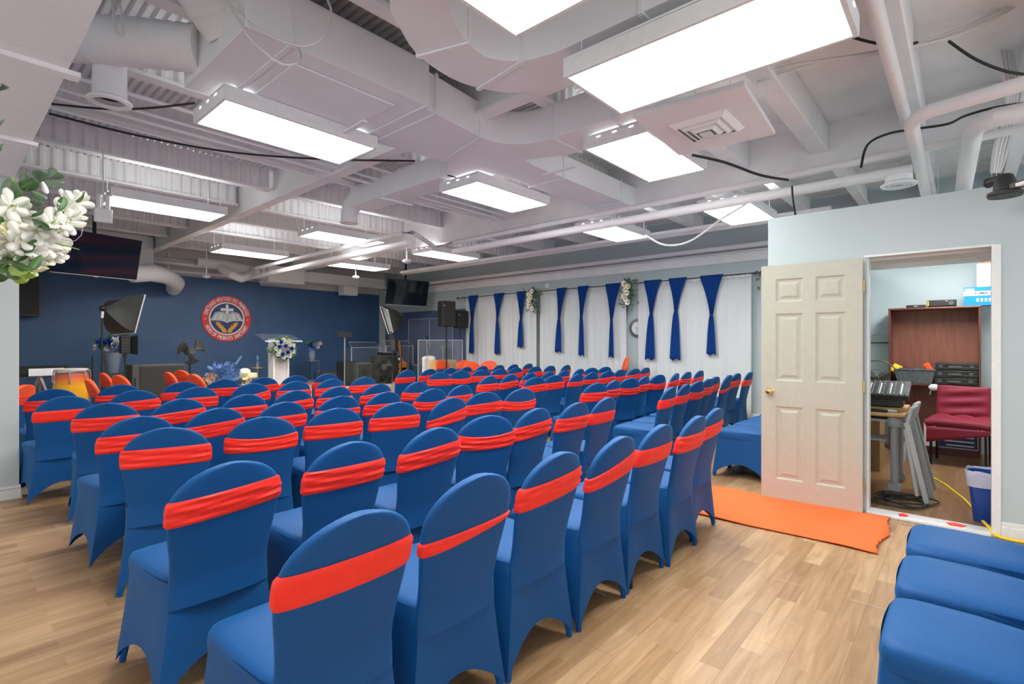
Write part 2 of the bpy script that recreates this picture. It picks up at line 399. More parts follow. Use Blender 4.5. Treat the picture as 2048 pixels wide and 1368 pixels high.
# ---------------------------------------------------------------- the six-panel door, folded back against the wall
def door():
    W, H, T = .74, 2.02, .035
    o = bpy.data.objects.new('door_1', None); COL.objects.link(o); o['kind'] = 'structure'
    o.location = (XD-.03, OY1+.02, .015); o.rotation_euler = (0, 0, math.radians(90+3.2))
    mb = MB()
    xs = [.0, .115, .325, .415, .625, W]; zs = [0, .17, .80, 1.02, 1.60, 1.70, 1.90, H]
    # slab with recessed, raised-field panels on the side away from the wall
    for side in (0, 1):
        y = 0 if side else T
        sg = 1 if side else -1
        for i in range(5):
            for j in range(7):
                x0, x1, z0, z1 = xs[i], xs[i+1], zs[j], zs[j+1]
                if i in (1, 3) and j in (1, 3, 5):
                    rings = [(0, 0), (.014, .010), (.030, .010), (.052, .002)]
                    vs = []
                    for (ins, dep) in rings:
                        vs += [(x0+ins, y+sg*dep, z0+ins), (x1-ins, y+sg*dep, z0+ins), (x1-ins, y+sg*dep, z1-ins), (x0+ins, y+sg*dep, z1-ins)]
                    fs = [(a*4+b, a*4+(b+1) % 4, (a+1)*4+(b+1) % 4, (a+1)*4+b) for a in range(3) for b in range(4)] + [(12, 13, 14, 15)]
                    mb.add(vs, fs)
                else:
                    mb.add([(x0, y, z0), (x1, y, z0), (x1, y, z1), (x0, y, z1)], [(0, 1, 2, 3)])
    mb.add([(0, 0, 0), (W, 0, 0), (W, T, 0), (0, T, 0), (0, 0, H), (W, 0, H), (W, T, H), (0, T, H)], [(0, 1, 2, 3), (4, 5, 6, 7), (0, 4, 7, 3), (1, 2, 6, 5)])
    mb.build('door_leaf', 'door', o, smooth=False)
    kb = MB()
    for sg, y in ((1, T), (-1, 0)):
        kb.lathe([(.030, 0), (.030, sg*.006), (.012, sg*.010), (.011, sg*.030), (.024, sg*.036), (.029, sg*.050), (.024, sg*.064), (.008, sg*.068)], (W-.07, y, .93), 20, 'y')
    kb.build('door_knob', 'brass', o)
    hb = MB()
    for z in (.22, 1.0, 1.8): hb.cyl((-.006, T/2, z-.045), (-.006, T/2, z+.045), .007, 10)
    hb.build('hinge', 'brass', o)
door()
# ---------------------------------------------------------------- covered banquet chairs
# chair frame: origin on the floor, chair faces +Y; the top of the back is .33 behind the origin
def lerp(a, b, t): return a+(b-a)*t
def back_y(z):                       # rear surface of the back
    return -.22 - .11*max(0, (z-.45)/.455)**1.1 if z > .45 else -.22 + .0*(z)
def back_w(z):
    pts = [(.40, .375), (.46, .365), (.52, .362), (.60, .385), (.68, .408), (.74, .414)]
    if z >= .74:
        t = min(1, (z-.74)/.165); return .414*max(0, 1-t**2.15)**.5
    for (a, b), (c, d_) in zip(pts, pts[1:]):
        if z <= c: return lerp(b, d_, max(0, (z-a)/(c-a)))
    return .414
def slab_ring(z, off=0, n=28, t=.040):
    w = back_w(z)/2+off; tt = t/2+off; yc = back_y(z)+t/2
    r = []
    for k in range(n):
        a = 2*PI*k/n; c, s = math.cos(a), math.sin(a)
        x = w*math.copysign(abs(c)**.42, c); y = tt*math.copysign(abs(s)**.55, s)
        yb = .018*(1-(x/.21)**2)          # slight hollow of the back
        r.append((x, yc+y-yb, z))
    return r
def cover_mb():
    mb = MB()
    zs = [.36, .42, .46, .50, .55, .60, .65, .70, .745, .78, .81, .835, .857, .874, .887, .896, .902, .9045]
    n = 28; vs = []
    for z in zs: vs += slab_ring(z)
    fs = [(i*n+k, i*n+(k+1) % n, (i+1)*n+(k+1) % n, (i+1)*n+k) for i in range(len(zs)-1) for k in range(n)]
    fs += [tuple((len(zs)-1)*n+k for k in range(n))]
    mb.add(vs, fs)
    # skirt: four stretched sides between the feet
    m = 12; nv = 9; vs = []
    for j in range(nv+1):
        v = j/nv; ring = []
        for side in range(4):
            for i in range(m):
                u = i/m
                arch = [.15, .14, .11, .14][side]; hem = .006 + arch*(math.sin(PI*u)**.75)
                z = lerp(.462, hem, v); s = max(0, 1-z/.46)
                rx = .186+.058*s**1.4; ry = -.222-.022*s**1.3
                fx = .196+.046*s**1.2; fy = .245+.050*s**1.1
                C = [(-rx, ry), (rx, ry), (fx, fy), (-fx, fy)]
                if side == 1: C[2] = (fx, fy)
                a = C[side]; b = C[(side+1) % 4]
                x, y = lerp(a[0], b[0], u), lerp(a[1], b[1], u)
                nx, ny = [(0, 1), (-1, 0), (0, -1), (1, 0)][side]
                bulge = math.sin(PI*u)
                inn = (.028*s - .012*(1-s))*bulge if side != 0 else (.020*s+.010)*bulge
                # round the corners near the top
                cr = .014*(1-min(1, bulge*3))
                cx, cy = (0-x), (0.015-y); L = math.hypot(cx, cy)
                ring.append((x+nx*inn+cx/L*cr, y+ny*inn+cy/L*cr, z))
        vs += ring
    n = 4*m
    fs = [(j*n+k, j*n+(k+1) % n, (j+1)*n+(k+1) % n, (j+1)*n+k) for j in range(nv) for k in range(n)]
    mb.add(vs, fs)
    return mb
def seat_mb():
    mb = MB(); n = 40; vs = []
    rings = [(1.0, .40), (1.012, .432), (1.0, .455), (.965, .470), (.88, .479), (.6, .484), (.2, .485)]
    for (q, z) in rings:
        for k in range(n):
            a = 2*PI*k/n; c, s = math.cos(a), math.sin(a)
            x = .207*q*math.copysign(abs(c)**.25, c); y = .025+.228*q*math.copysign(abs(s)**.25, s)
            if y < 0: x *= 1+.10*y/.2
            vs.append((x, y, z - .01*(max(0, -y)/.2)))
    fs = [(i*n+k, i*n+(k+1) % n, (i+1)*n+(k+1) % n, (i+1)*n+k) for i in range(len(rings)-1) for k in range(n)] + [tuple((len(rings)-1)*n+k for k in range(n))]
    return mb.add(vs, fs)
def sash_mb(z0=.705, z1=.795, slant=0, pin=(0, 0), sag=0, wr=.004, seed=0, fold=0):
    """band round the back; pin = how far each end is gathered, sag = dip in the middle, fold = gathers"""
    mb = MB(); n = 56; nv = 14 if wr > .002 else 7; R = random.Random(seed); ph = [R.random()*6 for _ in range(6)]
    vs = []
    for j in range(nv+1):
        v = j/nv
        for k in range(n):
            a = 2*PI*k/n; c = math.cos(a); rear = math.sin(a) < 0
            x0 = math.copysign(abs(c)**.42, c); u = (x0+1)/2
            g = (pin[0]*(1-u)**1.5 + pin[1]*u**1.5)
            mid = (z0+z1)/2 + slant*(u-.5); hw = (z1-z0)/2*(1-g)
            zz = mid + hw*(2*v-1) - sag*math.sin(PI*u)*(.4+.6*v)
            w = back_w(min(.87, zz))/2; t = .040; o = .0065 if 0 < j < nv else .0005
            s = math.sin(a); x = (w+o)*math.copysign(abs(c)**.42, c); y = (t/2+o)*math.copysign(abs(s)**.55, s)
            rip = wr*(math.sin(v*(13+3*math.sin(ph[0]+u*2))+ph[1]+u*5) + .6*math.sin(v*24+ph[2]-u*6))*(1 if rear else .5)*min(1, 4*v*(1-v)+.1)
            yy = back_y(zz)+t/2+y - .018*(1-(x/.21)**2) + (rip if s > 0 else -rip-.001)
            vs.append((x, yy, zz))
    fs = [(j*n+k, j*n+(k+1) % n, (j+1)*n+(k+1) % n, (j+1)*n+k) for j in range(nv) for k in range(n)]
    return mb.add(vs, fs)
def leg_mb(x, y, xt, yt): return MB().tube([(x*.96, y*.97, .0), (x*.96, y*.97, .012), (x*.92, y*.95, .06), (x*.86, y*.92, .13)], [.012, .014, .014, .012], 8)
SASH = [dict(z0=.69, z1=.785, wr=.0004),                                   # 0 smooth, wide
        dict(z0=.69, z1=.795, wr=.0034, seed=1),                             # 1 wrinkled
        dict(z0=.70, z1=.80, wr=.0036, seed=2, slant=.03),                  # 2 wrinkled, right end high
        dict(z0=.69, z1=.79, wr=.0036, seed=3, sag=.022),                    # 3 sagging in the middle
        dict(z0=.665, z1=.725, wr=.002, seed=4, slant=.035, pin=(.15, .75)),# 4 narrow, twisted
        dict(z0=.675, z1=.78, wr=0.004, seed=5, slant=.07, pin=(.35, .0)),   # 5 steeply slanted
        dict(z0=.72, z1=.79, wr=.003, seed=6)]                              # 6 narrow
_sm = [None]*len(SASH)
proto = {}
def make_chair(kind):
    t = thing('banquet_chair', 'x', 'chair')
    cover_mb().build('cover', 'blue', t, ang=60)
    seat_mb().build('seat', 'blue', t, ang=60)
    sash_mb(**SASH[kind]).build('sash', 'sash', t, ang=50)
    for (a, b, c, d_) in ((-.222, -.226, 0, 0), (.222, -.226, 0, 0), (-.220, .272, 0, 0), (.220, .272, 0, 0)):
        leg_mb(a, b, c, d_).build('foot_pocket', 'blue', t)
    return t
def copy_tree(o, parent=None):
    c = o.copy(); COL.objects.link(c)
    if parent is not None: c.parent = parent
    for ch in list(o.children): copy_tree(ch, c)
    return c
first = make_chair(1); base_children = {c.name.split('.')[0]: c for c in first.children}
sash_mesh = [sash_mb(**k) for k in SASH]
sash_data = []
for i, mb in enumerate(sash_mesh):
    if i == 1: sash_data.append(base_children['sash'].data); continue
    o = mb.build('sash', 'sash', first, ang=50); sash_data.append(o.data); bpy.data.objects.remove(o)
used_first = [False]
def place_chair(xt, yt, rot, kind, label, group, col=None, near=True):
    """xt, yt: ground point under the top of the back; rot in degrees, clockwise negative"""
    c = first if not used_first[0] else copy_tree(first)
    used_first[0] = True
    a = math.radians(rot)
    c.location = (xt - .33*math.sin(a), yt + .33*math.cos(a), 0); c.rotation_euler = (0, 0, a)
    c['label'] = label; c['group'] = group
    for ch in list(c.children):
        if ch.name.startswith('sash'): ch.data = sash_data[kind]
        if not near and ch.name.startswith('foot_pocket'): bpy.data.objects.remove(ch)
    return c
ORD = ['first', 'second', 'third', 'fourth', 'fifth', 'sixth', 'seventh', 'eighth']
ROWS = {
 ('L', 0): [(.77, 1.23, 0, 0), (1.27, 1.27, -1, 4), (1.75, 1.27, 0, 2), (2.24, 1.26, 0, 5), (2.72, 1.27, 0, 0), (3.19, 1.25, 1, 1), (3.66, 1.30, 1, 2)],
 ('L', 1): [(.77, 2.12, 2, 2), (1.29, 2.13, 0, 1), (1.81, 2.14, 0, 2), (2.33, 2.25, -19, 3), (2.81, 2.24, 0, 2), (3.28, 2.22, 0, 1), (3.75, 2.24, 3, 0)],
 ('L', 2): [(.84, 3.24, -16, 1), (1.36, 3.26, -14, 3), (1.88, 3.30, -8, 1), (2.37, 3.26, -10, 1), (2.87, 3.20, 0, 5), (3.40, 3.33, -16, 2), (3.91, 3.31, -10, 3)],
 ('L', 3): [(.86, 3.86, 3, 1), (1.33, 3.93, 5, 2), (1.81, 3.95, 4, 1), (2.33, 4.02, 0, 6), (2.80, 4.03, 2, 1), (3.31, 3.97, 0, 3), (3.79, 4.06, 4, 1)],
 ('L', 4): [(.88, 4.90, -8, 1), (1.35, 4.81, 5, 2), (1.84, 4.77, 3, 1), (2.31, 4.81, 3, 2), (2.79, 4.88, 4, 1), (3.28, 4.86, 4, 2), (3.78, 4.80, 3, 3)],
 ('L', 5): [(.76, 5.78, 4, 0), (1.29, 5.98, -6, 2), (1.81, 5.93, 0, 1), (2.38, 6.00, -5, 5), (2.86, 5.95, 0, 1), (3.34, 5.97, 0, 2), (3.81, 5.98, 0, 1)],
 ('L', 6): [(.79, 6.75, 5, 1), (1.36, 6.92, 0, 6), (1.94, 6.85, 0, 0), (2.41, 6.93, -5, 1), (2.88, 6.90, -6, 2), (3.35, 6.97, 3, 1), (3.82, 6.97, 0, 0)],
 ('R', 0): [(5.05, 2.26, 4, 0), (5.52, 2.30, 4, 0), (6.02, 2.36, -6, 3), (6.50, 2.42, -2, 1), (6.97, 2.50, -3, 2), (7.44, 2.48, 3, 4), (7.91, 2.52, -3, 2), (8.38, 2.48, 2, 0)],
 ('R', 1): [(5.00, 3.12, -12, 1), (5.47, 3.17, 2, 1), (5.94, 3.21, -16, 3), (6.40, 3.24, 3, 1), (6.87, 3.26, -10, 3), (7.34, 3.21, 7, 2), (7.81, 3.23, 0, 1), (8.29, 3.22, 0, 2)],
 ('R', 2): [(5.30, 4.25, -12, 2), (5.78, 4.30, -14, 2), (6.24, 4.22, 3, 6), (6.72, 4.28, -3, 6), (7.19, 4.28, -10, 2), (7.66, 4.33, -2, 0), (8.14, 4.31, -8, 2), (8.61, 4.34, 0, 2)],
 ('R', 3): [(5.05, 4.86, 3, 1), (5.52, 4.89, 3, 2), (5.99, 4.91, 4, 1), (6.46, 4.91, 4, 2), (6.93, 4.95, 4, 1), (7.41, 4.97, 5, 2), (7.88, 5.03, -13, 3), (8.36, 5.04, -13, 1)],
 ('R', 4): [(5.18, 6.04, -14, 1), (5.66, 6.10, -16, 3), (6.13, 6.09, -8, 1), (6.60, 6.10, -5, 6), (7.07, 6.14, -5, 2), (7.55, 6.07, -6, 2), (8.02, 6.07, 0, 1), (8.50, 6.02, 6, 2)],
 ('R', 5): [(5.20, 6.90, 4, 0), (5.68, 6.90, 3, 2), (6.15, 6.90, 4, 1), (6.61, 6.97, 4, 2), (7.08, 7.01, 4, 1), (7.55, 7.00, 4, 2), (8.02, 7.02, 5, 0), (8.50, 7.02, 5, 1)]}
for (blk, r), chairs in ROWS.items():
    for i, (x, y, rot, kd) in enumerate(chairs):
        bn = 'left' if blk == 'L' else 'right'
        rr = {0: 'nearest row', 1: 'second row', 2: 'third row', 3: 'fourth row', 4: 'fifth row', 5: 'sixth row', 6: 'seventh row'}[r] if blk == 'L' else {0: 'nearest row', 1: 'second row', 2: 'third row', 3: 'fourth row', 4: 'fifth row', 5: 'farthest row'}[r]
        lab = 'blue covered chair with red sash, %s from left in %s of %s block' % (ORD[i], rr, bn)
        if blk == 'L' and r == 0:
            lab = ['frontmost blue covered chair with smooth wide red sash, largest in the picture',
                   'blue covered chair with thin twisted red sash in nearest row',
                   'blue covered chair, third in nearest row, red sash rising to the right',
                   'blue covered chair in nearest row with steeply slanted red sash',
                   'blue covered chair with smooth even red sash, right of the steeply slanted one',
                   'blue covered chair, second from the aisle in nearest row, red sash',
                   'blue covered chair at the aisle end of nearest row beside orange carpet'][i]
        c_ = place_chair(x, y, rot, kd, lab, 'rows of chairs in the %s block' % bn, near=(r < 3))
        if blk == 'L' and r == 0 and i == 4: MB().bar((-.15, -.204, 0), (-.16, -.185, .40), .022, .022).build('leg', 'leg', c_)
# chairs with their backs to the wall, seats towards the stage
for i, xx in enumerate((2.07, 2.55, 3.03)):
    place_chair(xx, -.385, 0, 0, ['nearest blue chair seat at the lower right edge of the room', 'middle blue chair seat of three at the lower right', 'blue chair seat at lower right closest to the open doorway'][i], 'chairs beside the doorway')
for i, xx in enumerate((5.52, 5.99, 6.46, 6.93)):
    place_chair(xx, 1.33, 0, 0, 'blue covered chair, %s from the cream door in the row half hidden behind it' % ORD[i], 'chairs half hidden behind the door')
# one visible front leg of the fifth chair in the nearest row is longer than its cover: nothing to add, the hem is lifted there

# choir chairs with orange hoods near the stage
def hood_mb():
    mb = MB(); n = 28; zs = [.70, .745, .78, .81, .835, .857, .874, .887, .896, .902, .9045]; vs = []
    for z in zs: vs += [(x*1.03, y, zz+.006) for x, y, zz in slab_ring(z, .008)]
    fs = [(i*n+k, i*n+(k+1) % n, (i+1)*n+(k+1) % n, (i+1)*n+k) for i in range(len(zs)-1) for k in range(n)] + [tuple((len(zs)-1)*n+k for k in range(n))]
    return mb.add(vs, fs)
hood_data = None
for i, (x, y, rot, zs, lab) in enumerate([
    (8.47, 9.88, 180, 1, 'orange hooded blue chair with white ring on its sash, below left wall speaker'),
    (8.93, 9.53, 150, 1, 'orange hooded blue chair, rear one of the pair under the tall speakers'),
    (8.35, 8.67, 165, 1, 'orange hooded blue chair, nearer one of the pair under the tall speakers'),
    (9.05, 8.75, 120, 1, 'orange hooded chair alone in front of the white curtain'),
    (9.15, 2.55+.0, 90, 1.0, '')][:4] + [
    (1.26, 8.09, -88, 1, 'orange hooded chair leaning beside the amber conga drum'),
    (1.66, 9.59, -84, 1, 'orange hooded chair left of the pair before the gold flower stool'),
    (1.69, 8.80, -76, 1, 'orange hooded chair right of the pair before the gold flower stool'),
    (2.36, 9.10, -86, 1, 'orange hooded chair left of the three in front of the black cabinet'),
    (2.67, 9.62, -72, 1, 'orange hooded chair, middle of three by the black cabinet'),
    (2.45, 8.25, -80, 1, 'orange hooded chair, nearest of three by the black cabinet'),
    (9.22, 5.06, 38, 1.17, 'orange hooded chair seen through the gap between the white curtains'),
    (.66, 7.55, 55, 1, 'orange sashed chair half hidden by the left partition')]):
    c = copy_tree(first); a = math.radians(rot)
    c.location = (x - .33*math.sin(a), y + .33*math.cos(a), 0); c.rotation_euler = (0, 0, a); c.scale = (1, 1, zs)
    c['label'] = lab; c['group'] = 'orange hooded choir chairs'; c['category'] = 'chair'
    for ch in list(c.children):
        if ch.name.startswith('foot_pocket'): bpy.data.objects.remove(ch)
        elif ch.name.startswith('sash'): ch.data = sash_data[1]
    if hood_data is None:
        h = hood_mb().build('hood', 'orange', c, ang=60); hood_data = h.data
    else:
        h = bpy.data.objects.new('hood', hood_data); COL.objects.link(h); h.parent = c
    if i == 0:
        b = MB().lathe([(.022, 0), (.034, 0), (.034, .008), (.022, .008)], (0, 0, 0), 20, 'y')
        b.move(Matrix.Translation((0, -.33, .745))); b.build('buckle', 'white', c)
# ---------------------------------------------------------------- ceiling services
LH = 3.03
def light(x0, y0, along, h, lab, top=3.45):
    Lx, Ly = (1.22, .61) if along == 'x' else (.61, 1.26)
    t = thing('ceiling_light', lab, 'ceiling light', (x0+Lx/2, y0+Ly/2, h), 0, 'fluorescent ceiling fixtures')
    a, b = Lx/2, Ly/2
    f = MB().box(-a, -b, 0, a, -b+.022, .09).box(-a, b-.022, 0, a, b, .09).box(-a, -b+.022, 0, -a+.022, b-.022, .09).box(a-.022, -b+.022, 0, a, b-.022, .09)
    f.box(-a, -b, .09, a, b, .105)
    f.build('housing', 'house', t, smooth=False, bevel=.002)
    MB().box(-a+.022, -b+.022, .006, a-.022, b-.022, .014).build('diffuser', 'diff', t, smooth=False)
    if h > 2.9: MB().box(-a+.06, -b+.06, .1055, a-.06, b-.06, .112).build('added_uplight', 'vent_upfill', t, smooth=False)  # glowing panel added on top of the housing to brighten the ceiling
    vs_ = MB()
    for s_ in (-1, 1):
        for q in (-.5, 0, .5):
            if along == 'x': vs_.box(s_*(a+.001)-.001, q*b-.02, .07, s_*(a+.001)+.001, q*b+.02, .08)
            else: vs_.box(q*a-.02, s_*(b+.001)-.001, .07, q*a+.02, s_*(b+.001)+.001, .08)
    vs_.build('vent_slots', 'vent_upfill', t, smooth=False)
    for sx, sy in ((-1, -1), (1, 1), (-1, 1), (1, -1)):
        MB().cyl((sx*(a-.06), sy*(b-.08), .105), (sx*(a-.06), sy*(b-.08), top-h), .003, 5).build('hanger_wire', 'pipe', t)
    return t
light(1.31, 3.78, 'x', LH, 'fluorescent fixture under the wide air trunk, left of centre', 3.155)
light(1.33, 7.22, 'x', LH, 'fluorescent fixture at far left above the television')
light(2.26, .37, 'y', 2.80, 'largest fluorescent fixture, nearest, at top right of centre', 3.0)
light(.60, .98, 'x', 2.80, 'fluorescent fixture cut by the top edge of the picture', 3.0)
light(3.72, 1.86, 'x', LH, 'fluorescent fixture partly behind the square ceiling diffuser', 3.15)
light(6.5, -.3, 'x', 2.50, 'added unseen fluorescent fixture hung inside the side room', 3.36)  # lamp added out of view behind the door wall to brighten the room
light(3.72, 3.76, 'x', LH, 'fluorescent fixture at picture centre right of the branch duct', 3.15)
light(6.33, 1.90, 'x', LH, 'fluorescent fixture just left of the door wall top')
light(3.80, 7.25, 'x', LH, 'fluorescent fixture above the long pipes, left of centre')
light(3.38, 9.86, 'x', LH, 'fluorescent fixture above the round wall emblem')
light(5.68, 9.80, 'x', LH, 'farthest fluorescent fixture, near the stage corner')
light(6.00, 7.24, 'x', LH, 'fluorescent fixture left of the small television')
light(6.32, 3.74, 'x', LH, 'fluorescent fixture beyond the double pipes, above white curtains')

def duct_straight(name, lab, poly, z0, z1, seams=(), cat='air duct'):
    if z0 == 3.10:                      # hung just above the lights
        k = 1.031; poly = [(a*k, b*k) for a, b in poly]; seams = [tuple(q*k for q in r) for r in seams]; z0 = 3.155; z1 += .05
    t = thing(name, lab, cat, (poly[0][0], poly[0][1], z0))
    o = (poly[0][0], poly[0][1])
    MB().prism([(x-o[0], y-o[1]) for x, y in poly], 0, z1-z0).build('sheet_metal', 'duct', t, smooth=True, ang=25, bevel=.004)
    for (x0, y0, x1, y1) in seams:      # standing seams wrapped round the duct
        mb = MB().bar((x0-o[0], y0-o[1], -.008), (x1-o[0], y1-o[1], -.008), .03, .012)
        for (x, y) in ((x0, y0), (x1, y1)): mb.bar((x-o[0], y-o[1], -.012), (x-o[0], y-o[1], z1-z0+.01), .022, .022)
        mb.build('seam', 'duct', t, smooth=False)
    return t
duct_straight('air_duct', 'wide white air trunk crossing the upper left ceiling', [(1.135, 2.95), (2.40, 2.95), (2.40, 3.90), (1.13, 3.98)], 3.10, 3.44, [(1.38, 2.945, 1.38, 3.965), (2.39, 2.945, 2.39, 3.91)])
mb = MB().box(1.52, 3.20, 3.138, 2.29, 3.84, 3.153)
tag(mb.build('access_panel', 'duct', smooth=False, bevel=.006), 'flush rectangular access panel under the wide air trunk', 'access panel')
def arc(cx, cy, r, a0, a1, n): return [(cx+r*math.cos(math.radians(lerp(a0, a1, i/n))), cy+r*math.sin(math.radians(lerp(a0, a1, i/n)))) for i in range(n+1)]
out = [(2.40, 2.99), (3.05, 3.06)] + arc(3.10, 2.68, .38, 88, 0, 8) + [(3.48, 1.62), (3.92, 1.62), (3.90, 2.75), (3.72, 3.14), (3.86, 3.16), (3.86, 3.62), (3.86, 4.02), (3.52, 4.04), (3.30, 3.74), (2.40, 3.86)]
duct_straight('duct_junction', 'white duct junction with a rounded elbow at the middle of the ceiling', out, 3.10, 3.40, [(2.52, 2.995, 2.52, 3.85), (3.05, 3.05, 3.22, 3.74), (3.478, 2.62, 3.905, 2.62), (3.478, 2.05, 3.91, 2.05)])
t = duct_straight('branch_duct', 'rectangular branch duct running towards the stage with a round outlet', [(3.53, 4.0), (3.86, 4.0), (3.84, 5.9), (3.54, 5.9)], 3.10, 3.36, [(3.53, 4.12, 3.86, 4.12), (3.535, 5.2, 3.85, 5.2)])
# curved boot ending in a round outlet
def boot(parent, pts, r, name='flexible_boot', mat='duct'):
    mb = MB(); mb.tube(pts, r, 16); return mb.build(name, mat, parent)
o = Vector((3.53*1.031, 4.0*1.031, 3.155))
boot(t, [Vector(p)-o for p in ((3.80, 6.05, 3.29), (3.80, 6.18, 3.29), (3.80, 6.30, 3.23), (3.80, 6.36, 3.13), (3.80, 6.36, 3.02))], [.13, .13, .12, .11, .11])
MB().lathe([(.12, 0), (.12, .012), (.11, .03)], (3.80-o.x, 6.36-o.y, 3.005-o.z), 20).build('outlet_ring', 'duct', t)
duct_straight('branch_duct', 'pale branch duct running right from the ceiling junction to the double pipes', [(3.86, 3.17), (6.05, 3.17), (6.05, 3.63), (3.86, 3.63)], 3.10, 3.36, [(4.40, 3.165, 4.40, 3.635), (5.6, 3.165, 5.6, 3.635)])
outC = [(1.05, 1.0), (1.18, 1.55), (1.44, 2.05)] + [(1.62, 2.21), (1.83, 2.33), (2.1, 2.38), (2.32, 2.34), (2.52, 2.21), (2.64, 1.95), (2.68, 1.6), (2.68, -1.2), (2.32, -1.2), (2.32, 1.70), (2.26, 1.92), (2.11, 2.04), (1.93, 2.02), (1.76, 1.94), (1.60, 1.80), (1.45, 1.45), (1.40, 1.0)]
def cat2(P, n=5):
    Q = []
    for i in range(len(P)-1):
        p = [Vector(P[max(0, min(len(P)-1, i+k))]) for k in (-1, 0, 1, 2)]
        for k in range(n):
            t_ = k/n; Q.append(tuple(.5*((2*p[1])+(p[2]-p[0])*t_+(2*p[0]-5*p[1]+4*p[2]-p[3])*t_*t_+(-p[0]+3*p[1]-3*p[2]+p[3])*t_**3)))
    return Q+[tuple(P[-1])]
outC = cat2(outC[:10])[:-1]+outC[9:12]+cat2(outC[12:])
duct_straight('curved_duct', 'curved white duct sweeping behind the nearest light at top centre', outC, 3.00, 3.32, [(1.83, 2.33, 1.93, 2.02), (2.32, 2.34, 2.26, 1.92), (2.32, 1.2, 2.68, 1.2)])
# square diffuser in its board
t = thing('square_diffuser', 'square stepped air diffuser set in a hanging white board', 'air diffuser', (3.76, 1.42, 2.95))
MB().obox((0, 0, .02), (.94, .74, .035), (0, 0, math.radians(4))).build('board', 'duct', t, smooth=False, bevel=.004)
for i, q in enumerate((.17, .12, .07)):
    z = -.03+.0*i - .012*i
    mb = MB()
    mb.add([(sx*q, sy*q, z) for sx, sy in ((-1, -1), (1, -1), (1, 1), (-1, 1))] + [(sx*(q+.035), sy*(q+.035), z+.03) for sx, sy in ((-1, -1), (1, -1), (1, 1), (-1, 1))] + [(sx*(q-.012), sy*(q-.012), z) for sx, sy in ((-1, -1), (1, -1), (1, 1), (-1, 1))],
           [(0, 1, 5, 4), (1, 2, 6, 5), (2, 3, 7, 6), (3, 0, 4, 7), (0, 1, 9, 8), (1, 2, 10, 9), (2, 3, 11, 10), (3, 0, 8, 11)])
    mb.build('louver', 'duct', t, smooth=False, solid=.003)
MB().box(-.04, -.04, -.06, .04, .04, -.052).build('centre_plate', 'duct', t, smooth=False)
MB().box(-.2, -.2, .0005, .2, .2, .002).build('opening', 'deck', t, smooth=False)
for s_ in (-1, 1):
    for q_ in (-1, 1): MB().cyl((s_*.4, q_*.3, .03), (s_*.4, q_*.3, .70), .003, 5).build('hanger_wire', 'pipe', t)
# round diffusers hung from spigots
def round_diff(x, y, h, r, top, lab, dark=True):
    t = thing('round_diffuser', lab, 'air diffuser', (x, y, h))
    MB().lathe([(r*1.25, 0), (r*1.28, .012), (r*1.1, .03), (r, .035), (r*.98, .03), (r*.9, .012)], (0, 0, 0), 28).build('rim', 'duct', t) if False else None
    mb = MB(); n = 28; prof = [(r*.95, .02), (r*1.05, -.004), (r*1.32, .004), (r*1.35, .016), (r*1.02, .04), (r, top-h)]
    vs = [(q*math.cos(2*PI*k/n), q*math.sin(2*PI*k/n), z) for q, z in prof for k in range(n)]
    mb.add(vs, [(i*n+k, i*n+(k+1) % n, (i+1)*n+(k+1) % n, (i+1)*n+k) for i in range(len(prof)-1) for k in range(n)]); mb.build('spigot', 'duct', t)
    MB().lathe([(r*.94, .05), (r*.94, .055)], (0, 0, 0), 28).build('throat', 'hole' if dark else 'duct', t)
    if not dark:
        for q in (.75, .5): MB().tube([(r*q*math.cos(a*PI/12), r*q*math.sin(a*PI/12), .012) for a in range(24)], .012, 6, True).build('ring_vane', 'duct', t)
    return t
round_diff(.80, 4.38, 3.0, .095, 3.45, 'round open spigot diffuser under the ceiling at upper left')
round_diff(5.67, .44, 2.75, .10, 2.84, 'round louvered diffuser above the door wall', False)
# flexible insulated ducts plugged into the trunk's end
def flex(pts, r, lab):
    mb = MB(); P = []
    R = []
    n = len(pts)
    for i in range(n-1):
        a = Vector(pts[i]); b = Vector(pts[i+1]); m = max(3, int((b-a).length/.018))
        for k in range(m): P.append(a.lerp(b, k/m)); R.append(r*(1+.022*math.sin(len(P)*1.6)))
    P.append(Vector(pts[-1])); R.append(r)
    for _ in range(6): P = [P[0]] + [(P[i-1]+P[i]*2+P[i+1])/4 for i in range(1, len(P)-1)] + [P[-1]]
    mb.tube(P, R, 20); return tag(mb.build('flexible_duct', 'duct', ang=60), lab, 'air duct')
flex([(.30, 4.62, 3.37), (.62, 4.38, 3.37), (.93, 4.10, 3.36), (1.20, 3.85, 3.34)], .150, 'ribbed white flexible duct running from the lowered panel to the trunk')
flex([(.45, 3.10, 3.56), (.75, 3.25, 3.56), (1.02, 3.42, 3.54), (1.16, 3.50, 3.44), (1.25, 3.52, 3.36)], .155, 'thick white flexible duct bending down at the top left edge')
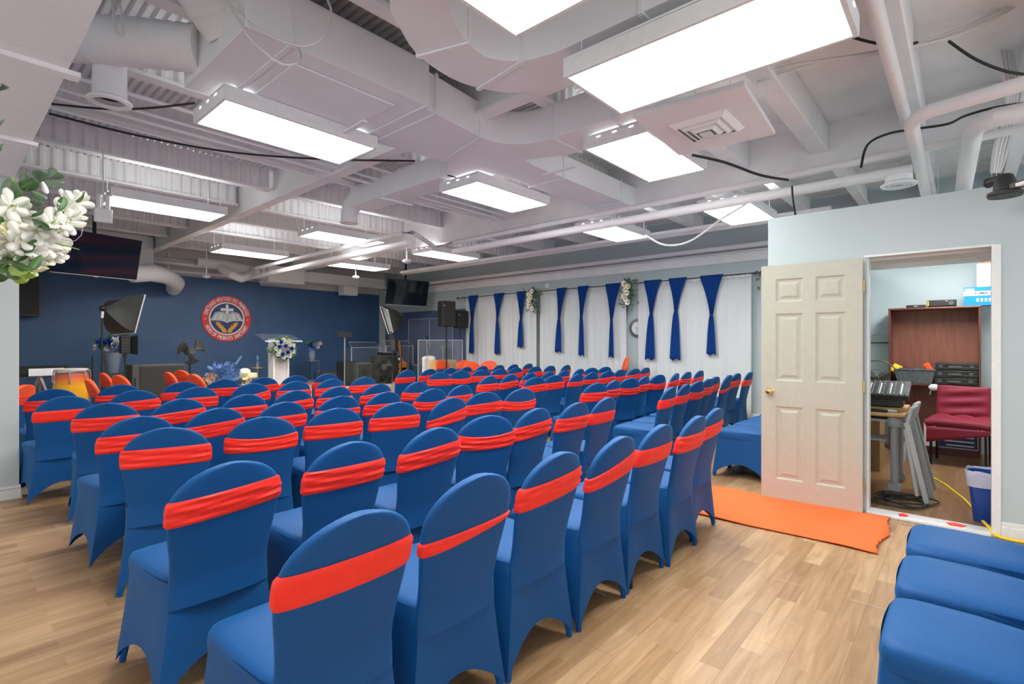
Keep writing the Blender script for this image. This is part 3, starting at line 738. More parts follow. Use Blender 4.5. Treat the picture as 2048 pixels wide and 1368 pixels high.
# far duct pieces over the stage
def tubed(name, pts, r, lab, cat='pipe', mat='pipe', n=12, brackets=()):
    t = None
    mb = MB(); mb.tube(pts, r, n); o = mb.build(name, mat)
    return tag(o, lab, cat)
duct_straight('stage_duct', 'square white duct along the stage wall with a box section', [(5.45, 13.2), (9.1, 13.2), (9.1, 13.55), (5.45, 13.55)], 2.98, 3.26, [(6.3, 13.195, 6.3, 13.56), (8.2, 13.195, 8.2, 13.56)])
tag(MB().box(5.55, 13.05, 2.88, 6.5, 13.6, 3.3).build('duct_box', 'duct', smooth=False, bevel=.01), 'larger white box section on the duct over the stage', 'air duct')
tag(MB().box(7.75, 13.25, 2.72, 8.2, 13.55, 2.975).build('duct_box', 'duct', smooth=False, bevel=.01), 'small white box hanging under the stage duct near the corner', 'air duct')
tubed('round_duct', [(4.05, 13.3, 3.25), (4.7, 13.2, 3.2), (5.4, 13.3, 3.12)], .12, 'round white duct joining the stage duct from the left', 'air duct', 'duct')
tubed('flexible_duct', [(4.5, 13.1, 3.1), (4.62, 12.9, 2.96), (4.85, 12.9, 2.88), (5.1, 13.0, 2.98), (5.2, 13.2, 3.12)], .10, 'sagging loop of white flexible duct above the emblem', 'air duct', 'duct')
P = [at_Y(262, 548, 12.2), at_Y(300, 545, 12.3), at_Y(335, 553, 12.7), at_Y(352, 566, 13.2), at_Y(347, 578, 13.7)]
tubed('wrapped_duct', P, [.17, .18, .16, .17, .15], 'bulky white wrapped duct drooping over the navy wall', 'air duct', 'duct', 16)
tag(MB().box(.14, 12.9, 2.95, 3.1, 13.5, 3.6).build('duct_box', 'duct', smooth=False, bevel=.01), 'deep white duct box behind the large television', 'air duct')
# long pipes
tubed('ceiling_pipe', [(5.68, -1.5, 3.06), (5.68, .95, 3.04), (5.68, 2.2, 3.02), (5.68, 6.3, 3.0), (5.66, 6.75, 2.98), (4.72, 6.15, 3.0), (4.66, 6.3, 3.0), (4.66, 11.6, 2.98)], .035, 'upper of two long white pipes crossing the ceiling with a kink')
tubed('ceiling_pipe', [(5.76, .35, 2.90), (5.76, 6.4, 2.88)], .052, 'thicker lower pipe of the pair crossing above the right chairs')
tubed('ceiling_pipe', [(4.85, 6.4, 2.90), (4.85, 12.2, 2.86)], .052, 'thick pipe running to the stage left of the small television')
tubed('ceiling_pipe', [(9.42, 1.3, 3.06), (9.42, 13.6, 3.06)], .045, 'white pipe along the top of the curtain wall')
tubed('ceiling_pipe', [(7.7, 1.3, 3.10), (7.7, 10.5, 3.10)], .035, 'thin white pipe between the double pipes and the curtain wall')
tubed('ceiling_pipe', [(8.5, 1.3, 3.22), (8.5, 11.5, 3.22)], .03, 'thin white pipe high beside the curtain wall girder')
tubed('ceiling_pipe', [(2.6, .37, 3.22), (7.2, .36, 3.2)], .04, 'straight pipe crossing above the door wall at upper right')
tubed('ceiling_pipe', [(4.40, -1.8, 3.0), (4.55, -.30, 3.0), (4.66, .18, 3.0), (4.72, .26, 3.0), (4.84, .30, 2.99), (7.6, .31, 2.92)], .048, 'medium white pipe with an elbow at upper right')
tubed('ceiling_pipe', [(5.13, -2.0, 3.02), (5.13, -.36, 3.0), (5.11, -.16, 3.0), (5.17, -.08, 3.0), (5.30, -.04, 2.98), (7.6, .03, 2.92)], .068, 'thickest white pipe with a wide elbow at the right edge')
tubed('ceiling_pipe', [(3.0, .30, 3.12), (3.02, .22, 3.14), (3.02, -1.5, 3.16)], .035, 'white pipe turning along the top right corner')
for i, (y, z) in enumerate(((13.75, 3.02), (13.55, 3.24))):
    tubed('stage_pipe', [(2.4+.4*i, y, z), (5.4, y, z)], .04, ['lower', 'upper'][i]+' white pipe along the top of the stage wall')
tubed('stage_pipe', [(2.72, 13.5, 2.86), (2.7, 13.5, 3.12), (2.78, 13.5, 3.18), (5.3, 13.4, 3.14)], .045, 'bent white pipe dropping beside the wrapped duct')
tubed('stage_pipe', [(3.55, 13.6, 2.9), (3.55, 13.6, 3.4)], .03, 'short vertical white pipe above the navy wall')
# fire sprinkler or smoke heads
for (x, y, z, lab) in ((3.95, 12.4, 2.78, 'white ceiling sensor hanging above the emblem'), (6.5, 10.6, 2.86, 'white ceiling sensor hanging in front of the stage duct'), (5.55, 7.4, 2.78, 'white ceiling sensor between the pipes')):
    t = thing('ceiling_sensor', lab, 'sensor', (x, y, z))
    MB().lathe([(.02, -.02), (.07, 0), (.085, .03), (.05, .05)], (0, 0, 0), 16).build('head', 'white', t); MB().cyl((0, 0, .05), (0, 0, 3.5-z), .012, 6).build('stem', 'pipe', t)
# conduits bundle under the joists at left, and cables
CN = ['lowest', 'second lowest', 'second highest', 'highest']
for i, (y, z, r) in enumerate(((5.05, 3.38, .018), (5.32, 3.36, .016), (5.52, 3.36, .022), (5.75, 3.34, .014))):
    tubed('conduit', [(.1, y, z), (6.1, y+.1, z)], r, 'thin white conduit, %s of four running under the joists' % ['nearest', 'second', 'third', 'farthest'][i], 'conduit', n=6)
def cable(pts, r, lab, mat='cable', cat='cable'):
    P = [Vector(p) for p in pts]; Q = []
    for i in range(len(P)-1):
        p0 = P[max(0, i-1)]; p1 = P[i]; p2 = P[i+1]; p3 = P[min(len(P)-1, i+2)]
        for k in range(8):
            t = k/8; Q.append(.5*((2*p1)+(p2-p0)*t+(2*p0-5*p1+4*p2-p3)*t*t+(-p0+3*p1-3*p2+p3)*t**3))
    Q.append(P[-1]); return tag(MB().tube(Q, r, 6).build('cable', mat), lab, cat)
def pz(*a): return [at_z(*q) for q in a]
cable([(*at_h(x, y, 3.3), 3.3) for x, y in ((98, 227), (280, 272), (460, 304), (640, 318), (830, 322))], .010, 'long black cable strung under the joists at left')
cable(pz((104, 208, 3.8), (215, 218, 3.8), (300, 216, 3.9), (390, 206, 4.0)), .008, 'short black cable passing under the round diffuser')
cable(pz((450, 0, 2.9), (500, 75, 2.9), (560, 125, 2.85), (595, 125, 2.85), (598, 100, 3.0), (575, 90, 3.2)), .008, 'white cable looping down from the trunk at top left', 'wcable')
cable(pz((455, 5, 2.9), (520, 60, 2.9), (600, 92, 2.9), (650, 72, 2.9), (662, 25, 3.0), (655, 0, 3.1)), .007, 'wide white cable loop in front of the trunk', 'wcable')
cable(pz((225, 0, 3.2), (232, 60, 3.2), (247, 64, 3.2), (238, 0, 3.2)), .008, 'grey cable loop before the ribbed duct', 'wcable')
cable(pz((1385, 310, 4.6), (1450, 325, 4.7), (1520, 350, 4.8), (1576, 360, 4.9)), .012, 'black cable drooping from the hanging diffuser board')
cable(pz((1584, 372, 4.9), (1586, 400, 4.9), (1592, 435, 4.95)), .009, 'black cables dropping onto the corner of the door wall')
cable(pz((1700, 73, 3.6), (1745, 85, 3.6), (1800, 92, 3.6), (1860, 78, 3.7), (1880, 72, 3.7)), .010, 'black cable sagging across the upper right pipes')
cable(pz((1897, 82, 3.7), (1950, 118, 3.7), (2010, 142, 3.7), (2060, 150, 3.7)), .010, 'black cable running off the right edge')
cable(pz((1722, 335, 4.3), (1735, 290, 4.3), (1775, 268, 4.3), (1830, 258, 4.3), (1895, 248, 4.2), (1930, 232, 4.2), (1990, 215, 4.1), (2060, 205, 4.1)), .010, 'black cable hugging the pipes at right')
cable(pz((1520, 150, 3.9), (1600, 128, 3.8), (1760, 105, 3.7), (1900, 75, 3.6), (2000, 30, 3.5), (2060, -10, 3.5)), .014, 'ribbed white armoured cable sweeping across the upper right', 'wcable')
cable(pz((1515, 165, 3.9), (1640, 125, 3.8), (1780, 98, 3.7), (1900, 66, 3.6), (2000, 20, 3.5)), .012, 'second white armoured cable in the upper right bundle', 'wcable')
cable(pz((1480, 380, 6), (1500, 400, 6), (1440, 440, 6), (1380, 482, 6), (1330, 490, 6), (1290, 470, 6)), .012, 'white cable hanging in a bow above the curtains', 'wcable')
for i in range(4):
    cable(pz((2010+8*i, -5, 4.0), (1998+9*i, 90, 4.0), (2012+7*i, 200, 4.1), (1990+8*i, 300, 4.2), (1985+5*i, 345, 4.3)), .016-.002*i, 'white vertical cable, %s in the bundle at the right edge' % ORD[i], 'wcable')
# straps and threaded rods under the ducts
for i, (a, b, lab) in enumerate((((*at_h(638, 308, 3.02),), (*at_h(730, 255, 3.02),), 'white metal strap across the light under the trunk'), ((*at_h(760, 397, 3.06),), (*at_h(823, 410, 3.06),), 'white metal strap below the branch duct'), ((*at_h(1088, 350, 3.06),), (*at_h(1150, 333, 3.06),), 'white metal strap under the pale branch duct'))):
    tag(MB().bar((*a, 3.07 if i == 0 else 3.06), (*b, 3.07 if i == 0 else 3.06), .04, .015).build('duct_strap', 'duct', smooth=False), lab, 'strap')
# security camera pair at right, in a dark housing
cx_, cy_, cz_ = at_z(2010, 372, 3.35)
t = thing('video_camera', 'black pan and tilt video camera mounted high at the right edge', 'camera', (cx_, cy_, cz_-.07), math.radians(41.5+180))
MB().lathe([(.01, 0), (.085, 0), (.09, .012), (.088, .03), (.05, .045), (.03, .05)], (0, 0, 0), 28).build('base', 'black', t)
MB().lathe([(.062, .03), (.055, .10), (.04, .14), (.02, .15)], (0, 0, 0), 24).build('body', 'black', t)
MB().cyl((-.11, 0, .125), (-.03, 0, .125), .032, 20).cyl((-.12, 0, .125), (-.11, 0, .125), .034, 20).build('lens_head', 'black', t)
MB().obox((.11, 0, .05), (.16, .05, .04)).build('bracket', 'char', t, bevel=.008)
MB().box(.12, -.05, .03, .26, .05, .05).build('shelf_plate', 'white', t, smooth=False)
# white junction / emergency box beside the far left light
bx = at_z(206, 434, 5.62)
t = thing('emergency_lamp', 'white emergency lamp with two heads hanging under the far left light', 'emergency light', (bx[0], bx[1], bx[2]-.06))
MB().box(-.08, -.03, 0, .08, .03, .15).build('battery_box', 'white', t, bevel=.01)
for s in (-1, 1): MB().cyl((s*.04, 0, .15), (s*.04, 0, .30), .022, 12).build('lamp_head', 'white', t)
MB().cyl((0, 0, .12), (0, 0, 3.5-(bx[2]-.06)), .006, 6).build('hanger_rod', 'pipe', t)
# ---------------------------------------------------------------- orange carpet
def carpet():
    mb = MB(); y0, y1, x0, x1 = .42, 2.05, 4.02, 4.90; R = random.Random(3)
    def fn(u, v):
        x = lerp(x0, x1, u); y = lerp(y0, y1, v)
        if v == 0: y += R.uniform(-.008, .008) + .02*math.sin(u*9)
        if u == 0: x += .01*math.sin(v*9)
        if u == 1: x += .012*math.sin(v*7+1)
        z = .008+.0035*max(0, math.sin(u*5+v*13))**2 + (.012*max(0, 1-v*8)*max(0, math.sin(u*11)))
        return (x, y, z)
    mb.grid(fn, 30, 50); return mb.build('carpet_runner', 'carpet', solid=.006)
tag(carpet(), 'bright orange carpet runner lying on the floor before the cream door', 'carpet')

# ---------------------------------------------------------------- curtains
def yX(px, X): return at_X(px, 640, X)[1]
def curtain(y0, y1, z0, z1, X, seed, lab):
    R = random.Random(seed); ph = [R.random()*6 for _ in range(4)]
    W = abs(y1-y0); n = int(W/.022)
    def fn(u, v):
        y = lerp(y0, y1, u); s = u*W; k = .35+.65*(1-v)
        f = .016*math.sin(s*41+ph[0]+.8*math.sin(s*3+ph[2])) + .011*math.sin(s*19+ph[1]) + .006*math.sin(s*83+ph[3])
        return (X + f*k*.6, y, lerp(z0, z1, v))
    mb = MB(); mb.grid(fn, n, 10)
    t = thing('curtain', lab, 'curtain', (X, (y0+y1)/2, 0), 0, 'white curtain panels on the long rod')
    mb.move(Matrix.Translation((-X, -(y0+y1)/2, 0))).build('curtain_sheet', 'curtain', t, ang=80, solid=.002)
    tb = MB(); tb.grid(lambda u, v: (.0+.010*math.sin(u*W*60), (u-.5)*(y1-y0), lerp(2.50, 2.60, v)), n, 1)
    tb.build('rod_pocket', 'curtain', t, ang=80, solid=.003)
    return t
XC = 9.50
ys = [yX(p, XC) for p in (931, 1073, 1079, 1252, 1276, 1503)]
curtain(ys[1], ys[0], .02, 2.53, XC, 1, 'white sheer curtain panel nearest the stage')
curtain(ys[3], ys[2], .02, 2.53, XC+.015, 2, 'white sheer curtain panel in the middle, between the two flower sprays')
curtain(ys[5], ys[4], .02, 2.53, XC, 3, 'widest white sheer curtain panel, nearest the cream door')
t = thing('curtain_rod', 'long thin dark curtain rod along the pale wall', 'curtain rod', (9.47, 2.75, 2.575))
MB().tube([(0, 0, 0), (.005, 2.4, -.012), (0, 5.0, -.004), (0, 7.55, -.015)], .011, 8).build('rod', 'char', t)
MB().ball((0, 7.6, -.015), .035).build('finial', 'char', t)
MB().ball((0, -.04, 0), .03).tube([(0, -.06, 0), (.02, -.14, .02), (-.02, -.2, .03)], .008, 6).build('finial', 'char', t)
for y in (.02, 2.5, 5.1, 7.4): MB().bar((0, y, 0), (.155, y, 0), .018, .03).build('bracket', 'char', t, smooth=False)
# knotted royal blue scarves: centre px, top px L,R, knot px,y, bottom L,R,y
SC_ = [(936, 956, 944, 642, 939, 947, 706), (986, 1008, 995, 637, 989, 1000, 708), (1032.5, 1051, 1042, 640, 1036, 1046.5, 695),
       (1112, 1133, 1118.6, 637, 1110.5, 1122.5, 704), (1154, 1177, 1163, 633, 1158, 1168, 711), (1210, 1241, 1223.5, 636, 1218, 1227.5, 714),
       (1287, 1322.5, 1302.8, 627, 1291, 1309, 718), (1336, 1373, 1352, 622, 1341, 1360, 719), (1398, 1446, 1423, 630, 1414, 1431, 709)]
def scarf(i, xl, xr, kx, ky, bl, br, by):
    X = 9.43
    a, b = yX(xl, X), yX(xr, X); kc = yX(kx, X); c, d_ = yX(bl, X), yX(br, X)
    zk = at_X(kx, ky, X)[2]; zb = at_X((bl+br)/2, by, X)[2]; zt = 2.60
    t = thing('tied_scarf', 'royal blue scarf knotted at its middle, %s from the stage end of the curtains' % (ORD+['ninth'])[i], 'scarf', (X, kc, 0), 0, 'knotted blue scarves over the white curtains')
    R = random.Random(i); ph = R.random()*6
    def up(u, v):
        l = lerp(a, kc+.028, 1-(1-v)**1.0) ; r = lerp(b, kc-.028, v); e = .06*math.sin(PI*v)*(1)
        l = lerp(a, kc+.028, v) - e*.5*(a-kc)/.3; r = lerp(b, kc-.028, v) + e*.5*(kc-b)/.3
        y = lerp(l, r, u); f = lerp(.014, .022, v)*math.sin(u*30+ph+v) + .02*math.sin(PI*u)*v
        return (.02*max(0, 1-v*6) - .008*v + f*.7, y-kc, lerp(zt, zk, v))
    def dn(u, v):
        q = v**.55; l = lerp(kc+.028, c+.01, q); r = lerp(kc-.028, d_-.01, q); y = lerp(l, r, u)
        f = .018*math.sin(u*17+ph*2)*(1-.3*v)
        z = lerp(zk, zb, v) + (.02*math.sin(u*9+ph) if v == 1 else 0)
        return (-.012 + f*.7, y-kc, z)
    MB().grid(up, 34, 12).build('upper_drape', 'scarf', t, ang=80, solid=.003)
    MB().grid(dn, 24, 12).build('lower_drape', 'scarf', t, ang=80, solid=.003)
    MB().lathe([(.022, -.02), (.034, -.008), (.034, .008), (.022, .02)], (-.012, 0, zk), 14).build('knot_tie', 'scarf', t)
for i, s in enumerate(SC_): scarf(i, *s)
# wall clock seen between two curtain panels
p = at_X(1276, 656, XW-.03)
t = thing('wall_clock', 'round grey-rimmed wall clock half hidden by the curtain edge', 'clock', (XW-.035, p[1], p[2]))
MB().lathe([(.13, -.002), (.14, -.03), (.165, -.025), (.19, -.02), (.195, 0), (.195, .02)], (0, 0, 0), 40, 'x').build('rim', 'clock', t)
MB().lathe([(.138, -.014), (.138, -.010)], (0, 0, 0), 32, 'x').build('dial', 'carton', t)
h = MB().bar((-.018, 0, 0), (-.018, .07, .02), .008, .004).bar((-.018, 0, 0), (-.018, .03, -.09), .006, .004); h.build('hand', 'clock', t, smooth=False)
mb = MB()
for k in range(12):
    a = k*PI/6; mb.bar((-.016, .10*math.sin(a), .10*math.cos(a)), (-.016, .12*math.sin(a), .12*math.cos(a)), .008, .003)
mb.build('hour_marks', 'clock', t, smooth=False)
# flower sprays hung on the rod
def spray(px, top, bot, wpx, lab, seed):
    X = 9.36; R = random.Random(seed)
    c = at_X(px, (top+bot)/2, X); zt = at_X(px, top, X)[2]; zb = at_X(px, bot, X)[2]; hw = abs(yX(px-wpx/2, X)-yX(px+wpx/2, X))/2
    t = thing('flower_spray', lab, 'flower arrangement', (X, c[1], zb))
    lf = MB()
    for k in range(170):
        z = R.uniform(.0, zt-zb); y = R.gauss(0, .45)*hw; x = R.uniform(-.06, .04)
        lf.petal((x, y, z), (R.uniform(-1, .3), R.uniform(-1, 1), R.uniform(-.6, .8)), (0, 0, 1), R.uniform(.06, .10), R.uniform(.03, .05), .3, 3)
    lf.build('leaves', 'leaf2', t)
    for k in range(7):
        z = lerp(.07, zt-zb-.08, k/6); y = R.uniform(-.4, .4)*hw; f = MB(); n = 8
        for j in range(n):
            a = 2*PI*j/n; f.petal((-.09, y, z), (-.5, math.cos(a), math.sin(a)), (-1, 0, 0), .075, .045, .3, 3)
        fl = f.build('blossom', 'cream' if k % 3 == 2 else 'petal', t); MB().ball((-.11, y, z), .018).build('flower_heart', 'rose' if k % 2 else 'brown', fl)
    return t
spray(1067, 577, 624, 24, 'cream flower spray on the rod between first and second curtain panels', 1)
spray(1258, 560, 612, 32, 'larger cream flower spray above the wall clock', 2)
# dark cone vases under the sprays
for (px, y0, y1, lab) in ((1072, 622, 680, 'slim dark cone vase in the first gap of the curtains'), (1253, 612, 645, 'slim dark cone vase beside the wall clock')):
    a = at_X(px, y0, 9.595); b = at_X(px, y1, 9.595)
    t = thing('cone_vase', lab, 'vase', (9.595, a[1], b[2])); MB().lathe([(.003, 0), (.03, a[2]-b[2]), (.026, a[2]-b[2])], (0, 0, 0), 14).build('cone', 'char', t)
a = at_X(1541, 575, 9.5); b = at_X(1541, 650, 9.5)
t = thing('wall_planter', 'dark curved wall planter with grey-green sprig just left of the door', 'planter', (9.5, a[1]-.05, b[2]))
MB().lathe([(.01, 0), (.07, .22), (.10, .45), (.11, .62), (.10, .70)], (0, 0, 0), 18).build('vessel', 'char', t)
lf = MB()
for k in range(9): lf.petal((0, .10+.02*k, .68+.06*(k % 4)), (0, math.cos(k*2.1), math.sin(k*2.1)), (-1, 0, 0), .075, .055, .1, 3)
lf.tube([(0, 0, .6), (0, .1, .75), (0, .26, .86)], .004, 5); lf.build('sprig', 'leaf2', t)
# small electric boxes on the wall
t = thing('wall_sensor', 'small white sensor box on the wall above the curtain rod', 'sensor', (XW-.02, at_X(1096, 572, XW)[1], at_X(1096, 572, XW)[2]))
MB().box(-.03, -.05, -.06, .02, .05, .06).build('case', 'white', t, bevel=.01); MB().lathe([(.02, -.05), (.03, -.03)], (0, .01, .01), 12, 'x').build('eye', 'white', t)

# ---------------------------------------------------------------- little room behind the door
RX = 8.06                         # front of the bookcase
def case_():
    y0, y1 = -.14, .73
    t = thing('bookcase', 'tall dark reddish-brown open bookcase in the side room', 'bookcase', (RX, (y0+y1)/2, 0))
    h = (y1-y0)/2; D = .30
    MB().box(0, -h, 0, D, -h+.022, 1.77).build('side_panel', 'mahog', t, smooth=False, bevel=.003)
    MB().box(0, h-.022, 0, D, h, 1.77).build('side_panel', 'mahog', t, smooth=False, bevel=.003)
    MB().box(-.008, -h-.004, 1.77, D, h+.004, 1.795).build('top_panel', 'mahog', t, smooth=False, bevel=.008)
    MB().box(D-.01, -h+.022, .07, D, h-.022, 1.77).build('back_panel', 'mahogl', t, smooth=False)
    for z in (.075, .835): MB().box(.004, -h+.022, z, D-.01, h-.022, z+.02).build('shelf', 'mahog', t, smooth=False)
    MB().box(.01, -h+.022, 0, .022, h-.022, .075).build('plinth', 'mahog', t, smooth=False)
case_()
def proom(px, py, X): return at_X(px, py, X)
# things on the bookcase top
t = thing('router_box', 'flat black device on the left of the bookcase top', 'device', (RX+.12, .46, 1.797)); MB().box(-.06, -.095, 0, .06, .095, .035).build('case', 'black', t, bevel=.006); MB().box(-.0605, -.02, .015, -.06, .02, .02).build('mark', 'white', t, smooth=False)
t = thing('portable_speaker', 'black projector-like box with a yellow end on the bookcase', 'device', (RX+.12, .215, 1.797))
MB().box(-.07, -.14, .005, .07, .14, .085).build('case', 'black', t, bevel=.012); MB().box(-.0715, .118, .012, -.06, .134, .075).build('yellow_light', 'yellow', t, bevel=.004)
MB().lathe([(.022, -.074), (.026, -.07)], (0, -.09, .04), 16, 'x').build('dial', 'char', t); MB().lathe([(.006, -.0725), (.006, -.07)], (0, -.05, .07), 10, 'x').build('logo_dot', 'white', t)
t = thing('blue_carton', 'blue and white cardboard carton on top of the bookcase', 'box', (RX+.12, -.14, 1.797))
MB().box(-.11, -.16, 0, .11, .15, .215).build('carton', 'box_blue', t, smooth=False)
MB().box(-.112, -.16, .115, -.11, .15, .165).build('white_band', 'swhite', t, smooth=False); MB().box(-.1125, .06, .16, -.111, .142, .198).build('label_sticker', 'swhite', t, smooth=False)
def on_face(txt, size, parent, mat, x, y, z, sx=1, bold=0, name='lettering'):
    vs, fs = text_mb(txt, size, bold, sx)                    # text read from -X, so its right is -Y
    MB().add([(x, y-a, z+b) for a, b, _ in vs], fs).build(name, mat, parent, smooth=False)
on_face('FoMaKo', .036, t, 'snavy', -.114, -.02, .14, 1.25, .001)
mb = MB()
for k in range(4): mb.lathe([(.013, -.1115), (.013, -.111)], (0, .03-.036*k, .07), 8, 'x').box(-.112, .03-.036*k-.012, .045, -.111, .03-.036*k+.012, .052)
mb.build('handling_symbols', 'swhite', t, smooth=False)
t = thing('white_carton', 'white open carton standing on the blue carton', 'box', (RX+.12, -.205, 2.014))
MB().box(-.09, -.09, 0, .09, .10, .27).build('carton', 'carton', t, smooth=False)
MB().add([(-.09, .07, .27), (-.09, -.09, .27), (-.05, -.09, .33), (-.05, .05, .33)], [(0, 1, 2, 3)]).build('flap', 'brown', t, smooth=False, solid=.003)
mb = MB()
for k in range(7): mb.box(-.0915, -.07, .05+.018*k, -.0905, .07-.01*(k % 3), .054+.018*k)
mb.box(-.0915, -.03, .215, -.0905, .03, .225); mb.build('printed_lines', 'greyp', t, smooth=False)
# shelf contents
t = thing('wicker_basket', 'grey woven basket of cables on the bookcase shelf', 'basket', (RX+.12, .47, .857))
v = []
mb = MB(); mb.add([(-.10, -.17, 0), (.10, -.17, 0), (.10, .17, 0), (-.10, .17, 0), (-.125, -.20, .17), (.125, -.20, .17), (.125, .20, .17), (-.125, .20, .17)], [(0, 1, 2, 3), (0, 1, 5, 4), (1, 2, 6, 5), (2, 3, 7, 6), (3, 0, 4, 7)])
mb.build('basket_body', 'wicker', t, smooth=False, solid=.01); MB().tube([(-.125, -.2, .17), (.125, -.2, .17), (.125, .2, .17), (-.125, .2, .17)], .01, 6, True).build('basket_rim', 'wicker', t)
cable([(RX+.10+.08*math.sin(k*1.7), .47+.15*math.cos(k*1.1), 1.02+.02*math.sin(k*2.3)) for k in range(14)], .008, 'tangle of black cable piled in the grey basket')
t = thing('yellow_pouch', 'crumpled yellow packet sticking out of the basket', 'packet', (RX+.10, .66, .96)); MB().obox((0, 0, .07), (.03, .10, .11), (.5, .3, 0)).build('packet', 'yellow', t, bevel=.012)
t = thing('orange_tool', 'orange object standing in the grey basket', 'tool', (RX+.08, .33, .95)); MB().obox((0, 0, .09), (.04, .06, .15), (-.5, 0, 0)).build('body', 'orange', t, bevel=.01)
for k in range(3):
    t = thing('tool_case', ['bottom', 'middle', 'topmost'][k]+' black carrying case of the stack on the bookcase shelf', 'case', (RX+.09, .09-.005*k, .857+.088*k), 0, 'black cases stacked on the shelf')
    MB().box(-.10, -.20, 0, .16, .19, .040).build('case_base', 'black', t, bevel=.006); MB().box(-.10, -.20, .043, .16, .19, .083).build('case_lid', 'black', t, bevel=.006)
    MB().box(-.108, -.055, .025, -.10, .07, .05).build('handle', 'char', t, bevel=.003)
    for y in (-.14, .14): MB().box(-.106, y-.02, .028, -.099, y+.02, .06).build('latch', 'char', t, smooth=False)
t = thing('paper_carton', 'navy and white printed carton on the bookcase bottom shelf', 'box', (RX+.10, .12, .097)); MB().box(-.07, -.24, 0, .15, .26, .30).build('carton', 'carton', t, smooth=False)
MB().box(-.0715, -.23, .01, -.07, .12, .29).build('printed_face', 'snavy', t, smooth=False)
mb = MB()
for k in range(4): mb.box(-.073, -.20, .03+.05*k, -.0715, .05+.015*(k % 2), .045+.05*k)
mb.build('printed_lines', 'carton', t, smooth=False)
t = thing('crumpled_mask', 'crumpled white face mask hanging from the bookcase shelf', 'mask', (RX-.03, .28, .80))
MB().ball((0, 0, .02), .07, (.4, .8, .6), 9, 6).tube([(0, .03, 0), (0, .04, -.07)], .004, 5).build('mask', 'white', t)
# coat hanger on a rail
t = thing('coat_hanger', 'grey plastic coat hanger left of the bookcase', 'hanger', (8.40, .86, 1.42))
MB().tube([(0, -.2, .0), (0, -.06, .05), (0, 0, .07), (0, .06, .05), (0, .2, 0)], .008, 8).tube([(0, 0, .07), (0, 0, .11), (0, -.035, .14), (0, -.035, .18), (0, 0, .20), (0, .03, .18)], .007, 8).tube([(0, -.2, 0), (0, .2, 0)], .006, 8).build('hanger', 'greyp', t)
tag(MB().tube([(8.41, .74, 1.36), (8.41, 1.2, 1.36)], .010, 8).build('hanging_rail', 'char'), 'short dark rail on the side room wall', 'rail')
# desk with castors
t = thing('desk', 'pine-topped desk with pale grey legs in the side room', 'desk', (5.78, .76, 0))
MB().box(-.05, -.36, .69, .60, .33, .725).build('desk_top', 'pine', t, bevel=.015)
for (x, y) in ((.02, -.28), (.5, -.28), (.02, .26), (.5, .26)):
    lg = MB().cyl((x, y, .09), (x, y, .68), .032, 16).lathe([(.05, .60), (.055, .62), (.055, .67), (.04, .69)], (x, y, 0), 16); l = lg.build('leg', 'greyp', t)
    MB().cyl((x-.015, y, .052), (x+.015, y, .052), .05, 18).build('castor', 'greyp', l)
MB().box(.0, -.26, .64, .52, .24, .66).build('frame_rail', 'greyp', t, smooth=False)
MB().box(.0, -.22, .46, .30, .22, .475).build('lower_shelf', 'greyp', t, bevel=.004)
t = thing('wooden_cabinet', 'light wood grained cabinet under the pine desk', 'cabinet', (6.62, .95, 0)); MB().box(-.02, -.28, .0, .4, .25, .64).build('body', 'oak', t, smooth=False, bevel=.004); MB().box(-.028, -.27, .03, -.02, .24, .62).build('door', 'oak', t, smooth=False)
t = thing('desk_riser', 'low wooden riser on the pine desk', 'riser', (6.02, .72, .726)); MB().box(-.08, -.32, 0, .3, .2, .03).build('board', 'pine', t, bevel=.004)
t = thing('mixing_console', 'black audio mixing console tilted on the wooden riser', 'audio mixer', (6.00, .64, .835))
cb = MB(); cb.obox((0, 0, .08), (.34, .52, .05), (0, -.35, 0)); cb.build('console', 'black', t, bevel=.006)
R_ = Euler((0, -.35, 0)).to_matrix()
mb = MB()
for i in range(12):
    for j in range(7):
        q = R_ @ Vector((-.14+.042*j, -.23+.041*i, .032)); mb.ball((q.x, q.y, q.z+.08), .009, (1, 1, .8), 6, 4)
mb.build('knobs', 'silver', t)
mb = MB()
for i in range(6):
    q = R_ @ Vector((-.02, -.2+.08*i, .027)); mb.obox((q.x, q.y, q.z+.08), (.24, .012, .002), (0, -.35, 0))
mb.build('channel_lines', 'white', t, smooth=False)
MB().obox((.05, 0, -.035), (.2, .42, .07)).build('stand', 'char', t, bevel=.008)
t = thing('computer_mouse', 'white computer mouse near the pine desk corner', 'mouse', (5.84, .52, .727)); MB().ball((0, 0, .008), .055, (.7, 1.1, .35), 14, 8).build('shell', 'white', t)
t = thing('remote_control', 'black remote with white keys at the desk front edge', 'remote', (5.79, .66, .727)); MB().box(-.035, -.13, 0, .035, .14, .02).build('case', 'black', t, bevel=.005); MB().box(-.025, 0, .0201, .025, .13, .024).build('keys', 'white', t, smooth=False)
# small fan behind the mixer
t = thing('desk_fan', 'small grey fan partly hidden behind the mixing console', 'fan', (6.78, .72, .70))
MB().tube([(0, .20*math.cos(k*PI/12), .27+.20*math.sin(k*PI/12)) for k in range(24)], .006, 6, True).tube([(.0, .10*math.cos(k*PI/12), .27+.10*math.sin(k*PI/12)) for k in range(24)], .003, 5, True).build('guard', 'char', t)
for k in range(3): MB().petal((-.01, 0, .27), (0, math.cos(k*2.09+.5), math.sin(k*2.09+.5)), (-1, .3, .2), .14, .11, .1, 4).build('blade', 'char', t)
MB().lathe([(.03, -.03), (.035, .04)], (0, 0, .27), 14, 'x').build('motor_hub', 'char', t); MB().cyl((.03, 0, 0), (.03, 0, .25), .014).lathe([(.09, 0), (.08, .02)], (.03, 0, 0), 18).build('stand', 'char', t)
